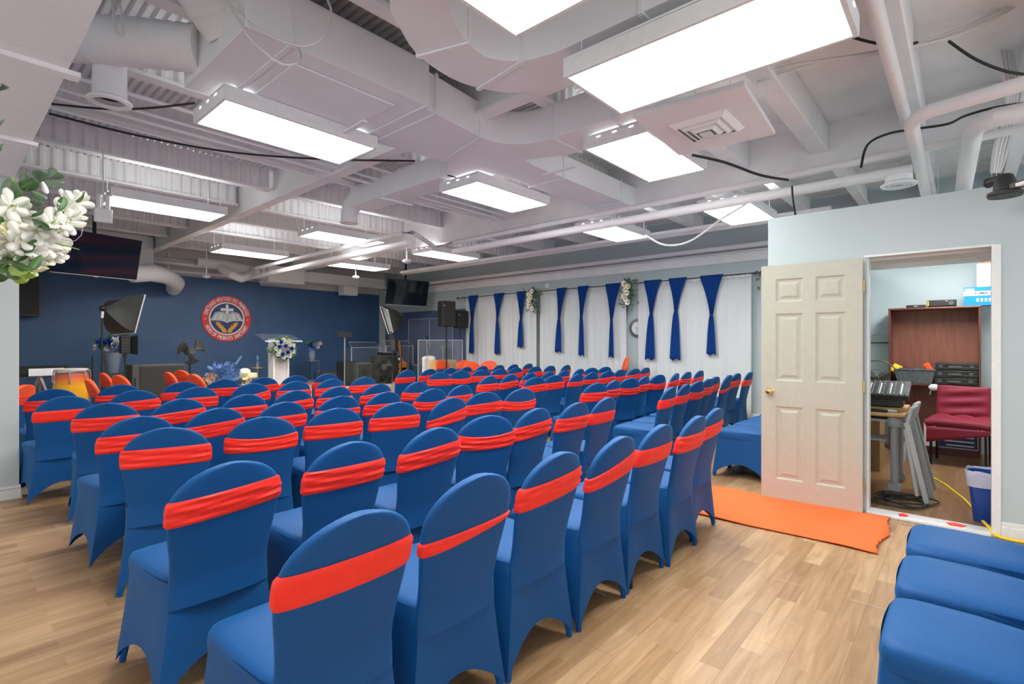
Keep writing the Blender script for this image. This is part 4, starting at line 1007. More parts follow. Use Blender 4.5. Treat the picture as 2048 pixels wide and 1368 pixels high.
# folded grey chairs leaning at the desk end
for i, (x, y) in enumerate(((5.66, .345), (6.02, .345))):
    t = thing('folding_chair', ['nearer pale grey folding chair leaning on the desk end', 'farther pale grey folding chair leaning behind the first'][i], 'chair', (x, y, 0), math.radians(-4), 'folding chairs at the desk')
    MB().obox((0, -.00, .74), (.30, .03, .15), (.2, 0, 0)).build('backrest', 'greyp', t, bevel=.012)
    for s in (-1, 1):
        MB().bar((s*.14, -.12, .0), (s*.14, .02, .68), .03, .04).build('leg', 'greyp', t, bevel=.006)
        MB().bar((s*.12, -.05, .06), (s*.12, .03, .62), .025, .03).build('leg', 'greyp', t, bevel=.006)
    MB().obox((0, .03, .48), (.26, .015, .28), (.06, 0, 0)).build('seat', 'greyp', t, bevel=.01)
# maroon covered chair
t = thing('maroon_chair', 'chair with stretched maroon cover in front of the bookcase', 'chair', (7.60, .04, 0), math.radians(84))
def mb_back(u, v):
    return (lerp(-.24, .24, u)*(1-.03*v), -.20-.05*v+.012*math.sin(v*22+u*3)*math.sin(PI*u), lerp(.44, .86, v))
MB().grid(mb_back, 16, 24).build('backrest_cover', 'maroon', t, ang=80, solid=-.05)
def mb_seat(u, v):
    x = lerp(-.25, .25, u); y = lerp(-.21, .24, v)
    return (x*(1+.05*v), y, .46+.012*math.sin(u*16+v*9)*(1-v)-.02*v-(.02*abs(2*u-1)**6))
MB().grid(mb_seat, 20, 14).build('seat_cover', 'maroon', t, ang=80, solid=-.07)
sk = MB(); sk.grid(lambda u, v: (lerp(-.262, .262, u), .243, .43-(.05+.13*u)*v), 12, 4).grid(lambda u, v: (.262, lerp(-.2, .243, u), .43-(.06+.12*u)*v), 8, 4).grid(lambda u, v: (-.262, lerp(-.2, .243, u), .43-.05*v), 8, 4)
sk.build('skirt', 'maroon', t, solid=.004)
for (x, y) in ((-.23, -.2), (.23, -.2), (-.23, .2), (.23, .2)): MB().bar((x, y, 0), (x*.98, y*.95, .40), .022, .022).build('leg', 'leg', t, smooth=False)
# waste bin with liner
t = thing('waste_bin', 'blue plastic waste bin with clear liner behind the door jamb', 'waste bin', (5.32, -.15, 0))
def rr(w, d, n=32): return [(w*math.copysign(abs(math.cos(2*PI*k/n))**.5, math.cos(2*PI*k/n)), d*math.copysign(abs(math.sin(2*PI*k/n))**.5, math.sin(2*PI*k/n))) for k in range(n)]
mb = MB(); n = 32
rings = [(.10, .075, .0), (.105, .08, .01), (.135, .105, .36), (.142, .112, .365), (.142, .112, .38), (.132, .102, .38), (.10, .08, .03)]
vs = [(y, x, z) for (wx, dy, z) in rings for (x, y) in rr(wx, dy)]
mb.add(vs, [(i*n+k, i*n+(k+1) % n, (i+1)*n+(k+1) % n, (i+1)*n+k) for i in range(len(rings)-1) for k in range(n)] + [tuple((6*n)+k for k in range(n))]); mb.build('bin_body', 'bin', t)
mb = MB(); vs = []
R5 = random.Random(5)
for (wx, dy, z) in ((.125, .095, .33), (.150, .12, .392), (.150, .12, .375), (.148, .118, .32), (.140, .112, .27)):
    for (x, y) in rr(wx, dy): j = R5.uniform(-.004, .004); vs.append((y+j, x+j, z+R5.uniform(-.006, .006)))
mb.add(vs, [(i*n+k, i*n+(k+1) % n, (i+1)*n+(k+1) % n, (i+1)*n+k) for i in range(4) for k in range(n)]); mb.build('bin_liner', 'bag', t)
# leads on the floor
tag(MB().tube([(5.50, -.07, .012), (5.9, .0, .010), (6.4, .14, .010), (6.9, .34, .010)], .009, 8).build('extension_cord', 'yellow'), 'yellow extension cord lying on the side room floor', 'cord')
cable([(5.18, -.10, .035), (5.02, -.13, .04), (4.93, -.16, .022), (4.90, -.22, .014), (4.905, -.40, .014), (4.90, -.60, .014)], .011, 'yellow cord passing round the door jamb on the floor', 'yellow', 'cord')
R6 = random.Random(11)
for i in range(4):
    P = [(5.24+.06*i, .60, .02)]
    a0 = R6.random()*6
    for k in range(6): P.append((5.42+.05*i+(.17+.03*math.sin(k*1.3+i))*math.cos(a0+k*1.05), .38+(.13+.03*i)*math.sin(a0+k*1.05), .014+.006*((k+i) % 3)))
    cable(P, .006, 'looped black cable on the side room floor, %s strand' % ['lowest', 'longest', 'leftmost', 'widest'][i])
t = thing('power_strip', 'black power adapter among the floor cables', 'adapter', (5.60, .48, .006)); MB().obox((0, 0, .02), (.06, .14, .035), (0, 0, .4)).build('case', 'black', t, bevel=.006)
t = thing('black_adapter', 'small black object with orange end by the bookcase foot', 'tool', (7.75, .43, .006)); MB().obox((0, 0, .03), (.08, .18, .055), (0, 0, .1)).build('body', 'black', t, bevel=.01); MB().obox((0, .14, .025), (.05, .08, .04)).build('orange_end', 'orange', t, bevel=.008)
t = thing('crumpled_paper', 'crumpled white paper ribbon beside the bookcase foot', 'paper', (7.90, .60, .08))
mb = MB(); R7 = random.Random(2)
for k in range(8): mb.petal((0, 0, .0), (R7.uniform(-.2, .2), R7.uniform(-1, 1), R7.uniform(-.3, .8)), (-1, 0, 0), .09, .05, .5, 4)
mb.build('paper', 'white', t)
for i, (y, sx) in enumerate(((.36, .7), (.05, 1.2))):
    t = tag(MB().prism([(XD+.01, y-.03*sx), (XD+.06, y-.05*sx), (XD+.09, y), (XD+.06, y+.045*sx), (XD, y+.03*sx)], .0225, .026).build('petal_scrap', 'sash', smooth=False), ['small', 'larger'][i]+' red paper scrap on the white door threshold', 'scrap')
# ---------------------------------------------------------------- televisions
def tv(c, rz, tilt, w, h, lab, top):
    t = thing('television', lab, 'television', c, rz)
    R = Matrix.Rotation(tilt, 4, 'X')
    MB().box(-w/2, -.02, -h/2, w/2, .03, h/2).move(R).build('bezel', 'black', t, smooth=False, bevel=.004)
    MB().box(-w/2+.008, -.0225, -h/2+.016, w/2-.008, -.0202, h/2-.008).move(R).build('screen', 'screen', t, smooth=False)
    MB().box(-w/2, -.024, -h/2-.004, w/2, -.018, -h/2+.006).box(-.03, -.026, -h/2-.014, .03, -.016, -h/2).move(R).build('lower_trim', 'silver', t, smooth=False)
    MB().box(-w*.28, .03, -h*.3, w*.28, .07, h*.25).move(R).build('rear_housing', 'black', t, smooth=False, bevel=.01)
    MB().cyl((0, .11, 0), (0, .11, top-c[2]), .027, 14).lathe([(.05, top-c[2]-.10), (.09, top-c[2]-.02), (.09, top-c[2])], (0, .11, 0), 16).build('ceiling_pole', 'black', t)
    MB().obox((0, .10, h*.28), (.16, .1, .12)).build('mount_bracket', 'black', t, bevel=.006)
    return t
tv((1.80, 10.70, 2.80), math.radians(16), math.radians(14), 1.235, .70, 'large black television hanging from the ceiling at left over the stage', 3.70)
tv((8.62, 11.45, 2.72), math.radians(-10), math.radians(14), 1.235, .70, 'smaller looking black television hanging near the right stage corner', 3.70)
# ---------------------------------------------------------------- round emblem on the stage wall
E_ = at_Y(454, 637.5, YB-.07)
t = thing('church_emblem', 'round red, white and navy emblem with cross, book and hands on the navy wall', 'sign', (E_[0], YB-.052, E_[2]))
RO = .575
def disc(r, y0, y1, name, mat, n=64):
    MB().lathe([(r, y0), (r, y1)], (0, 0, 0), n, 'y').build(name, mat, t, smooth=False)
disc(RO, 0, -.020, 'red_ring', 'red'); disc(RO*.725, -.0201, -.023, 'white_ring', 'swhite'); disc(RO*.665, -.0231, -.026, 'navy_field', 'snavy')
def flat(poly, name, mat, y, par=t):
    n = len(poly); MB().add([(x*RO, y, z*RO) for x, z in poly] + [(x*RO, y+.003, z*RO) for x, z in poly], [tuple(range(n)), tuple(range(n, 2*n))[::-1]] + [(i, (i+1) % n, n+(i+1) % n, n+i) for i in range(n)]).build(name, mat, par, smooth=False)
flat([(-.055, .62), (.055, .62), (.055, .46), (.26, .46), (.26, .33), (.055, .33), (.055, -.17), (-.055, -.17), (-.055, .33), (-.26, .33), (-.26, .46), (-.055, .46)], 'cross', 'swhite', -.030)
def page(s, ins=0):
    top = [(0.02, .20), (.12, .255), (.25, .275), (.38, .26), (.46, .235)]; bot = [(.62, -.055), (.40, -.035), (.25, -.045), (.12, -.075), (.02, -.125)]
    P = top+bot; cx = sum(p[0] for p in P)/len(P); cz = sum(p[1] for p in P)/len(P)
    return [(s*(cx+(x-cx)*(1-ins)), cz+(z-cz)*(1-ins)) for x, z in P]
for s in (-1, 1):
    flat([(s*x, z) for x, z in [(0, .22), (.12, .28), (.25, .30), (.38, .285), (.48, .255), (.67, -.09), (.40, -.085), (.25, -.095), (.12, -.125), (0, -.16)]], 'book_cover', 'swhite', -.033)
    flat(page(s, -.0), 'page_outline', 'sline', -.036); flat(page(s, .09), 'page', 'swhite', -.039)
    mb = MB()
    for k in range(6):
        z = .20-.045*k
        for c in (0, 1):
            x0 = .07+.20*c + .012*k*c; x1 = x0+.15
            mb.add([(s*x0*RO, -.0405, (z+.02*math.sin(x0*6))*RO), (s*x1*RO, -.0405, (z+.02*math.sin(x1*6))*RO), (s*x1*RO, -.0405, (z+.012+.02*math.sin(x1*6))*RO), (s*x0*RO, -.0405, (z+.012+.02*math.sin(x0*6))*RO)], [(0, 1, 2, 3)])
    mb.build('text_lines', 'sline', t, smooth=False)
    hand = [(.02, -.62), (.19, -.60), (.22, -.50), (.30, -.42), (.40, -.30), (.47, -.17), (.45, -.155), (.38, -.24), (.43, -.14), (.405, -.13), (.34, -.235), (.37, -.14), (.345, -.135), (.29, -.25), (.30, -.17), (.275, -.165), (.235, -.30), (.21, -.33), (.20, -.27), (.175, -.26), (.15, -.36), (.08, -.42), (.03, -.50)]
    flat([(s*x, z) for x, z in hand], 'hand', 'sgold', -.030)
    MB().lathe([(.018*RO*1.6, -.0215), (.018*RO*1.6, -.0201)], (s*.86*RO, 0, -.03*RO), 12, 'y').build('ring_dot', 'swhite', t, smooth=False)
def arc_text(txt, r, a_mid, span, size, inward, sx):
    mb = MB(); wid = {'I': .55, ' ': .55, 'M': 1.15}; W = [wid.get(c, .92) for c in txt]; tot = sum(W); acc = 0
    for c, w_ in zip(txt, W):
        f = (acc+w_/2)/tot - .5; acc += w_
        if c == ' ': continue
        a = math.radians(a_mid - f*span) if not inward else math.radians(a_mid + f*span)
        vs, fs = text_mb(c, size, .004, sx)
        rot = a - PI/2 if not inward else a + PI/2
        ca, sa = math.cos(rot), math.sin(rot)
        mb.add([(r*math.cos(a)+x*ca-y*sa, -.0225, r*math.sin(a)+x*sa+y*ca) for x, y, _ in vs], fs)
    mb.build('ring_lettering', 'swhite', t, smooth=False)
arc_text('SANCTUAIRE HÉRITIERS DES PROMESSES', RO*.86, 90, 160, .125, False, .50)
arc_text('HEIRS OF PROMISES SANCTUARY', RO*.86, -90, 140, .125, True, .58)

# ---------------------------------------------------------------- stage things
SZ = .30
def gpos(px, Y): return at_Y(px, 700, Y)[:2]
def flowers(parent, c, r, n, mats, seed, size=.05, leaf='leaf', nl=30, squash=.8):
    R = random.Random(seed); lf = MB()
    for k in range(nl):
        d_ = Vector((R.uniform(-1, 1), R.uniform(-1, 1), R.uniform(-.3, 1))).normalized()
        lf.petal(Vector(c)+d_*r*.5, d_, (0, 0, 1), r*.9, r*.25, .2, 3)
    lf.build('leaves', leaf, parent)
    for k in range(n):
        d_ = Vector((R.uniform(-1, 1), R.uniform(-1, .5), R.uniform(-.35, 1))).normalized(); q_ = .35+.65*R.random()**.5; p = Vector(c)+Vector((d_.x*r*q_, d_.y*r*q_, d_.z*r*squash*q_)); f = MB()
        for q in range(3):
            for j in range(6):
                a = j*PI/3+q*.5; s = d_.orthogonal().normalized(); u = d_.cross(s)
                f.petal(p, d_*(.3+q*.5) + s*math.cos(a)+u*math.sin(a), d_, size*(1-.22*q), size*.75, .5, 3)
        f.build('blossom', mats[k % len(mats)], parent)
# podium with acrylic top and wreath
x, y = gpos(558, 11.9)
t = thing('podium', 'pale podium with a clear tilted acrylic top at the stage centre', 'lectern', (x, y, SZ), math.radians(6))
MB().box(-.155, -.06, .04, .155, .06, 1.08).build('front_board', 'lilac', t, smooth=False, bevel=.004)
for s in (-1, 1): MB().box(s*.175-.02, -.10, .04, s*.175+.02, .12, 1.14).build('side_post', 'white', t, smooth=False, bevel=.004)
MB().box(-.30, -.24, 0, .30, .24, .04).build('base', 'white', t, bevel=.008)
MB().obox((0, 0, 1.17), (.90, .48, .014), (.35, 0, 0)).build('acrylic_top', 'plexi', t, smooth=False)
MB().obox((0, -.228, 1.088), (.90, .012, .03)).build('acrylic_lip', 'edge', t, smooth=False)
wx, wy = gpos(567, 11.72); wz = at_Y(567, 697, 11.72)[2]
t = thing('flower_wreath', 'wreath of cream, green and blue roses hung on the podium', 'wreath', (wx, wy, wz))
lf = MB(); R = random.Random(4)
for k in range(110):
    a = R.random()*2*PI; r = R.uniform(.12, .23); lf.petal((r*math.cos(a), R.uniform(-.03, .03), r*math.sin(a)), (math.cos(a+R.uniform(-.8, .8)), R.uniform(-.5, .1), math.sin(a+R.uniform(-.8, .8))), (0, -1, 0), .10, .05, .2, 3)
for k in range(14): lf.petal((-.22, 0, -.02+.0*k), (-1, R.uniform(-.4, .4), R.uniform(-.5, .3)), (0, -1, 0), .16, .06, .2, 3)
lf.build('leaves', 'leaf2', t)
def rose(parent, p, mat, s=.05):
    f = MB()
    for q in range(3):
        for j in range(7): a = j*2*PI/7+q*.4; f.petal(p, (math.cos(a), -.3-q*.7, math.sin(a)), (0, -1, 0), s*(1.1-.25*q), s*.9, .6, 3)
    f.build('rose', mat, parent)
for k in range(18): a = k*2*PI/18; r = .15+.05*(k % 2); rose(t, (r*math.cos(a), -.05, r*math.sin(a)), 'petal' if k % 4 else 'cream', .055)
for (dx, dz) in ((-.10, .15), (-.14, .04), (.0, .06), (.14, .0), (.05, -.09), (-.07, -.13)): rose(t, (dx, -.09, dz), 'bflower', .05)
# flowers left, on a gold stool
x, y = gpos(224, 12.6)
t = thing('flower_stool', 'gold-legged square stool under the left flower vase', 'stool', (x, y, SZ))
MB().box(-.2, -.16, .44, .2, .16, .46).build('stool_top', 'char', t, smooth=False)
for s in (-1, 1):
    for q in (-1, 1): MB().bar((s*.17, q*.13, 0), (s*.17, q*.13, .44), .018, .018).build('leg', 'gold', t, smooth=False)
t = thing('flower_vase', 'tapered grey embossed vase of blue and white flowers at left', 'flower vase', (x, y, SZ+.462))
MB().lathe([(.10, 0), (.15, .38), (.155, .40), (.14, .40)], (0, 0, 0), 24).build('vase', 'vase', t)
flowers(t, (0, 0, .50), .23, 42, ['bflower', 'bflower', 'petal', 'bflower', 'petal', 'cream'], 3, .085, nl=12)
# right vase on silver stool
x, y = gpos(624, 13.0)
t = thing('flower_stool', 'silver-legged tall stool right of the podium', 'stool', (x, y, SZ))
MB().box(-.15, -.13, .56, .15, .13, .58).build('stool_top', 'steel', t, smooth=False)
for s in (-1, 1):
    for q in (-1, 1): MB().bar((s*.13, q*.11, 0), (s*.13, q*.11, .56), .022, .022).build('leg', 'chrome', t, smooth=False)
t = thing('flower_vase', 'grey glass vase with blue and pink flowers right of the podium', 'flower vase', (x, y, SZ+.582))
MB().lathe([(.06, 0), (.085, .10), (.085, .26), (.07, .27)], (0, 0, 0), 24).build('vase', 'vase', t)
flowers(t, (0, 0, .37), .15, 14, ['bflower', 'lblue', 'petal', 'bflower'], 8, .06)
mb = MB()
for k in range(5): mb.petal((.05, 0, .35), (1, -.2, .4+.12*k), (0, -1, 0), .24, .05, .1, 3)
mb.build('pink_leaves', 'rose', t)
# big blue arrangement
x, y = gpos(448, 12.0)
t = thing('blue_arrangement', 'large light blue and cream flower arrangement below the emblem', 'flower arrangement', (x, y, SZ))
MB().lathe([(.12, 0), (.16, .18), (.12, .22)], (0, 0, 0), 18).build('pot', 'silver', t)
mb = MB(); R = random.Random(12)
for k in range(120):
    d_ = Vector((R.gauss(0, .45), R.gauss(0, .3), R.uniform(.1, 1))).normalized(); mb.petal(Vector((0, 0, .24))+d_*R.uniform(.05, .26), d_+Vector((R.uniform(-.5, .5), R.uniform(-.5, .5), R.uniform(-.3, .5))), (0, -1, .2), R.uniform(.12, .2), .07, .6, 4)
for k in range(8): mb.petal((.16+.02*k, 0, .45+.03*k), (.5, 0, 1), (0, -1, 0), .12, .05, .3, 3)
mb.build('blue_leaves', 'lblue', t)
for s, n in ((-1, 10), (1, 6)):
    for k in range(n):
        f = MB(); p = Vector((s*R.uniform(.24, .42), R.uniform(-.2, -.05), R.uniform(.16, .40)))
        for j in range(6): a = j*PI/3; f.petal(p, (math.cos(a)+s*.5, -.6, math.sin(a)), (0, -1, 0), .11, .075, .4, 3)
        f.build('blossom', 'cream' if k % 2 else 'rose', t)
# gold side table with figurine; cream pedestal bowl
x, y = gpos(515, 12.3)
t = thing('side_table', 'small round gold pedestal table left of the podium', 'side table', (x, y, SZ)); MB().lathe([(.18, .46), (.19, .47), (.18, .485)], (0, 0, 0), 28).build('table_top', 'gold', t); MB().cyl((0, 0, 0), (0, 0, .46), .014).build('pedestal', 'gold', t); MB().lathe([(.12, 0), (.11, .015)], (0, 0, 0), 24).build('foot', 'gold', t)
t = thing('glass_ornament', 'small glass ornament on the gold side table', 'ornament', (x, y, SZ+.487)); MB().lathe([(.045, 0), (.03, .07), (.015, .13), (.012, .16)], (0, 0, 0), 16).build('bottle', 'vase', t); MB().ball((0, 0, .20), .03).ball((0, 0, .245), .022).build('stopper', 'lblue', t)
x, y = gpos(495, 12.0)
t = thing('cream_stool', 'low cream tufted seat on a thin stem beside the blue flowers', 'stool', (x, y, SZ)); MB().cyl((0, 0, 0), (0, 0, .26), .015).lathe([(.12, 0), (.11, .015)], (0, 0, 0), 20).build('pedestal', 'gold', t)
MB().lathe([(.17, .26), (.20, .29), (.20, .36), (.185, .38)], (0, 0, 0), 24).build('cushion', 'cream', t); MB().ball((-.02, .1, .40), .11, (1.2, .4, .8)).build('backrest', 'petal', t)
# black cabinet left
x, y = gpos(318, 11.2)
t = thing('bass_speaker', 'large dark grey speaker cabinet standing on the stage at left', 'speaker', (x, y, SZ), math.radians(2))
MB().box(-.42, -.02, 0, .42, .40, .66).build('cabinet', 'char', t, smooth=False, bevel=.015); MB().box(-.30, -.035, .04, .40, -.02, .62).build('grille', 'grill', t, smooth=False); MB().box(-.385, -.03, .22, -.36, -.02, .42).build('side_slot', 'hole', t, smooth=False)
# pedestal fan
def fan(x, y, z0, hub, r, rz, lab):
    t = thing('pedestal_fan', lab, 'fan', (x, y, z0), rz)
    MB().lathe([(.22, 0), (.2, .03), (.04, .05)], (0, 0, 0), 28).build('base', 'black', t); MB().cyl((0, .05, .04), (0, .05, hub-.1), .018).lathe([(.03, hub*.45), (.03, hub*.52)], (0, .05, 0), 14).build('pole', 'black', t)
    MB().lathe([(.055, -.06), (.075, -.04), (.075, .03), (.09, .05), (.085, .12), (.05, .15)], (0, 0, hub), 22, 'y').build('motor_housing', 'char', t)
    for k in range(3):
        b = MB(); a0 = k*2*PI/3+.6
        b.grid(lambda u, v: ((.06+v*(r-.10))*math.cos(a0+(u-.5)*(.5+.8*v)), -.02+.05*(u-.5), hub+(.06+v*(r-.10))*math.sin(a0+(u-.5)*(.5+.8*v))), 6, 5); b.build('blade', 'black', t, solid=.003)
    g = MB()
    for yy, q in ((-.09, .35), (-.075, .8), (-.02, 1.0), (.05, .8)): g.tube([(r*q*math.cos(j*PI/16), yy, hub+r*q*math.sin(j*PI/16)) for j in range(32)], .0035, 5, True)
    for j in range(36): a = j*PI/18; g.tube([(.06*math.cos(a), -.10, hub+.06*math.sin(a)), (r*.8*math.cos(a), -.075, hub+r*.8*math.sin(a)), (r*math.cos(a), -.02, hub+r*math.sin(a)), (r*.8*math.cos(a), .05, hub+r*.8*math.sin(a))], .0012, 4)
    g.build('guard', 'char', t)
x, y = gpos(382, 11.6); hz = at_Y(382, 703, 11.6)[2]
fan(x, y, SZ, hz-SZ, .29, math.radians(10), 'black pedestal fan standing below the round emblem')
x, y = gpos(768, 11.3); hz = at_Y(768, 735, 11.3)[2]
fan(x, y, SZ, hz-SZ, .27, math.radians(-25), 'round dark fan in front of the grey cabinet at the right of the stage')
# soft boxes on light stands
def stand(t, h, r=.28, mat='black'):
    MB().cyl((0, 0, .12), (0, 0, h), .013, 10).lathe([(.02, h*.45), (.02, h*.45+.05)], (0, 0, 0), 10).build('pole', mat, t)
    for k in range(3): a = k*2*PI/3+.4; MB().bar((0, 0, .32), (r*math.cos(a), r*math.sin(a), .01), .016, .016).build('leg', mat, t, smooth=False)
def softbox(px, Y, h, apex, corners, lab):
    """pyramid hood: apex and four mouth corners given as offsets in metres from the stand head"""
    x, y = gpos(px, Y); t = thing('softbox_light', lab, 'studio light', (x, y, SZ)); stand(t, h)
    A = Vector(apex)+Vector((0, 0, h)); C = [Vector(c)+Vector((0, 0, h)) for c in corners]
    mb = MB(); n = 8
    for i in range(4):
        a, b = C[i], C[(i+1) % 4]; ctr = sum(C, Vector())/4
        def fn(u, v, a=a, b=b):
            m = a.lerp(b, u); p = A.lerp(m, v); out_ = (m-ctr).normalized(); return p+out_*(.10*math.sin(PI*v))*(1-.55*math.sin(PI*u))
        mb.grid(fn, n, n)
    mb.build('hood', 'cloth', t, ang=20, solid=.004)
    e = MB(); e.tube(C, .012, 6, True); e.build('rim', 'silver', t)
    MB().add([tuple(A.lerp(c, .90)) for c in C], [(0, 1, 2, 3)]).build('front_diffuser', 'silver', t, smooth=False)
    MB().ball(tuple(A), .05).build('lamp_socket', 'black', t); MB().bar((0, 0, h), tuple(A), .03, .03).build('tilt_bracket', 'steel', t)
    return t
def off(px, py, Y, hx, hy, hz):
    p = at_Y(px, py, Y); return (p[0]-hx, p[1]-hy, p[2]-hz)
x, y = gpos(204, 9.9); H_ = at_Y(204, 636, 9.9)[2]-SZ
softbox(204, 9.9, H_, off(206, 617, 9.9, x, y, SZ+H_), [off(290, 590, 9.9, x, y, SZ+H_), off(270, 665, 9.9, x, y, SZ+H_), off(226, 669, 10.4, x, y, SZ+H_), off(232, 602, 10.45, x, y, SZ+H_)], 'black softbox on a tall stand at left, opening to the right')
x, y = gpos(803, 11.0); H_ = at_Y(803, 632, 11.0)[2]-SZ
softbox(803, 11.0, H_, off(803, 630, 11.0, x, y, SZ+H_), [off(760, 613, 11.3, x, y, SZ+H_), off(777, 668, 11.2, x, y, SZ+H_), off(786, 665, 10.9, x, y, SZ+H_), off(775, 620, 10.8, x, y, SZ+H_)], 'black softbox on a stand near the drums, opening to the left')
# led panels on stands
def panel(px, Y, py, w, h, rz, lab):
    x, y = gpos(px, Y); z = at_Y(px, py, Y)[2]-SZ; t = thing('panel_light', lab, 'studio light', (x, y, SZ), rz); stand(t, z-.1)
    MB().box(-w/2, -.03, z-h/2, w/2, .03, z+h/2).build('light_head', 'black', t, bevel=.008)
    mb = MB()
    for i in range(4):
        for j in range(5): mb.box(-w*.4+i*w*.21, -.034, z-h*.42+j*h*.17, -w*.4+i*w*.21+w*.13, -.03, z-h*.42+j*h*.17+h*.09)
    mb.build('rear_fins', 'char', t, smooth=False)
    MB().add([(w/2, 0, z-h/2), (w/2+.06, -.12, z-h/2-.03), (w/2+.06, -.12, z+h/2+.03), (w/2, 0, z+h/2)], [(0, 1, 2, 3)]).build('barn_door', 'black', t, smooth=False, solid=.004)
    MB().add([(-w/2, 0, z+h/2), (w/2, 0, z+h/2), (w*.3, .12, z+h/2+.12), (-w*.5, .12, z+h/2+.12)], [(0, 1, 2, 3)]).build('barn_door', 'black', t, smooth=False, solid=.004)
    MB().bar((0, 0, z-h/2-.08), (0, 0, z-h/2), .04, .03).build('yoke', 'black', t)
panel(250, 11.0, 690, .16, .30, math.radians(18), 'black led panel light on a stand right of the left flowers')
panel(785, 10.8, 690, .14, .28, math.radians(-30), 'grey led panel light on a stand before the grey cabinet')
# music stand
x, y = gpos(690, 11.4); z = at_Y(690, 669, 11.4)[2]-SZ
t = thing('music_stand', 'black music stand with a steel tube on the stage', 'music stand', (x, y, SZ), math.radians(-8))
MB().obox((0, 0, z), (.36, .02, .22), (-.9, .0, 0)).build('desk_plate', 'black', t, bevel=.004); MB().cyl((0, .02, .02), (0, .02, z-.05), .025, 12).build('tube', 'steel', t); MB().lathe([(.2, 0), (.18, .02)], (0, 0, 0), 22).build('base', 'black', t)
# speakers on the stage floor
def cab(name, x0, x1, Y, top, dep, lab, mat='char', slot=False, rz=0):
    a = at_Y(x0, 740, Y); b = at_Y(x1, 740, Y); z = at_Y((x0+x1)/2, top, Y)[2]
    w = b[0]-a[0]; t = thing(name, lab, 'speaker', ((a[0]+b[0])/2, Y, SZ), rz); h = z-SZ
    MB().box(-w/2, 0, 0, w/2, dep, h).build('cabinet', mat, t, smooth=False, bevel=.012)
    MB().box(-w/2+.03, -.012, .03, w/2-.03, 0, h-.03).build('grille', 'grill', t, smooth=False, bevel=.003)
    if slot:
        MB().box(-.07, -.016, h*.45, .07, -.012, h*.68).build('handle_recess', 'hole', t, smooth=False)
    return t, w, h
cab('bass_speaker', 690, 712, 11.4, 723, .4, 'narrow black speaker cabinet behind the music stand', 'black')
cab('bass_speaker', 714, 744, 11.2, 726, .5, 'dark grey bass cabinet with a handle slot beside the fan', 'char', True)
t, w, h = cab('equipment_cabinet', 758, 801, 11.6, 711, .4, 'tall grey equipment cabinet carrying the small mixer'); t['category'] = 'cabinet'
MB().lathe([(.035, -.02), (.04, -.012)], (w*.42, 0, h-.10), 14, 'y').build('round_badge', 'white', t)
x, y = gpos(780, 11.8)
t = thing('stage_mixer', 'small black mixer on top of the grey equipment cabinet', 'audio mixer', (x-.1, 11.8, SZ+h+.002)); MB().obox((0, 0, .04), (.42, .3, .07), (.08, 0, 0)).build('case', 'black', t, bevel=.01)
mb = MB()
for k in range(18): mb.ball((-.17+.02*k, -.1+.04*(k % 3), .085), .008, nu=6, nv=4)
mb.build('knobs', 'silver', t)
t = thing('stage_monitor', 'low grey wedge floor monitor left of the black cabinets', 'speaker', (*gpos(672, 12.6), SZ), math.radians(8))
MB().add([(-.32, 0, 0), (.32, 0, 0), (.32, .4, 0), (-.32, .4, 0), (-.30, .1, .26), (.32, .1, .28), (.32, .38, .28), (-.30, .38, .26)], [(0, 1, 2, 3), (4, 5, 6, 7), (0, 1, 5, 4), (1, 2, 6, 5), (2, 3, 7, 6), (3, 0, 4, 7)]).build('cabinet', 'char', t, smooth=False, bevel=.01)
MB().lathe([(.08, -.01), (.10, -.005), (.08, .0)], (.2, .03, .14), 18, 'y').build('driver_ring', 'black', t)
# acrylic keyboard desks and drum shield
def acryl(px0, px1, Y, zt, lab, roof=True):
    a = at_Y(px0, 700, Y); b = at_Y(px1, 700, Y); w = b[0]-a[0]
    t = thing('acrylic_desk', lab, 'acrylic stand', ((a[0]+b[0])/2, Y, SZ), 0, 'clear acrylic stage furniture'); h = zt-SZ
    MB().box(-w/2, 0, 0, w/2, .008, h).build('front_pane', 'plexi', t, smooth=False)
    for s in (-1, 1): MB().box(s*w/2-.006, 0, 0, s*w/2+.006, .45, h).build('side_pane', 'plexi', t, smooth=False); MB().box(s*w/2-.012, -.008, 0, s*w/2+.012, .012, h+.01).build('corner_edge', 'edge', t, smooth=False)
    MB().box(-w/2, -.008, h-.008, w/2, .012, h+.008).build('top_edge', 'edge', t, smooth=False)
    if roof:
        MB().add([(-w/2, 0, h), (w/2, 0, h), (w/2+.1, .4, h+.15), (-w/2+.15, .4, h+.15)], [(0, 1, 2, 3)]).build('sloped_pane', 'plexi', t, smooth=False, solid=.008)
        MB().tube([(-w/2, 0, h), (-w/2+.15, .4, h+.15), (w/2+.1, .4, h+.15), (w/2, 0, h)], .009, 6).build('pane_edge', 'edge', t)
acryl(703, 760, 12.9, at_Y(720, 695, 12.9)[2], 'clear acrylic keyboard desk behind the bass cabinets')
acryl(772, 826, 12.1, at_Y(800, 692, 12.1)[2], 'clear acrylic panel desk behind the equipment cabinet')
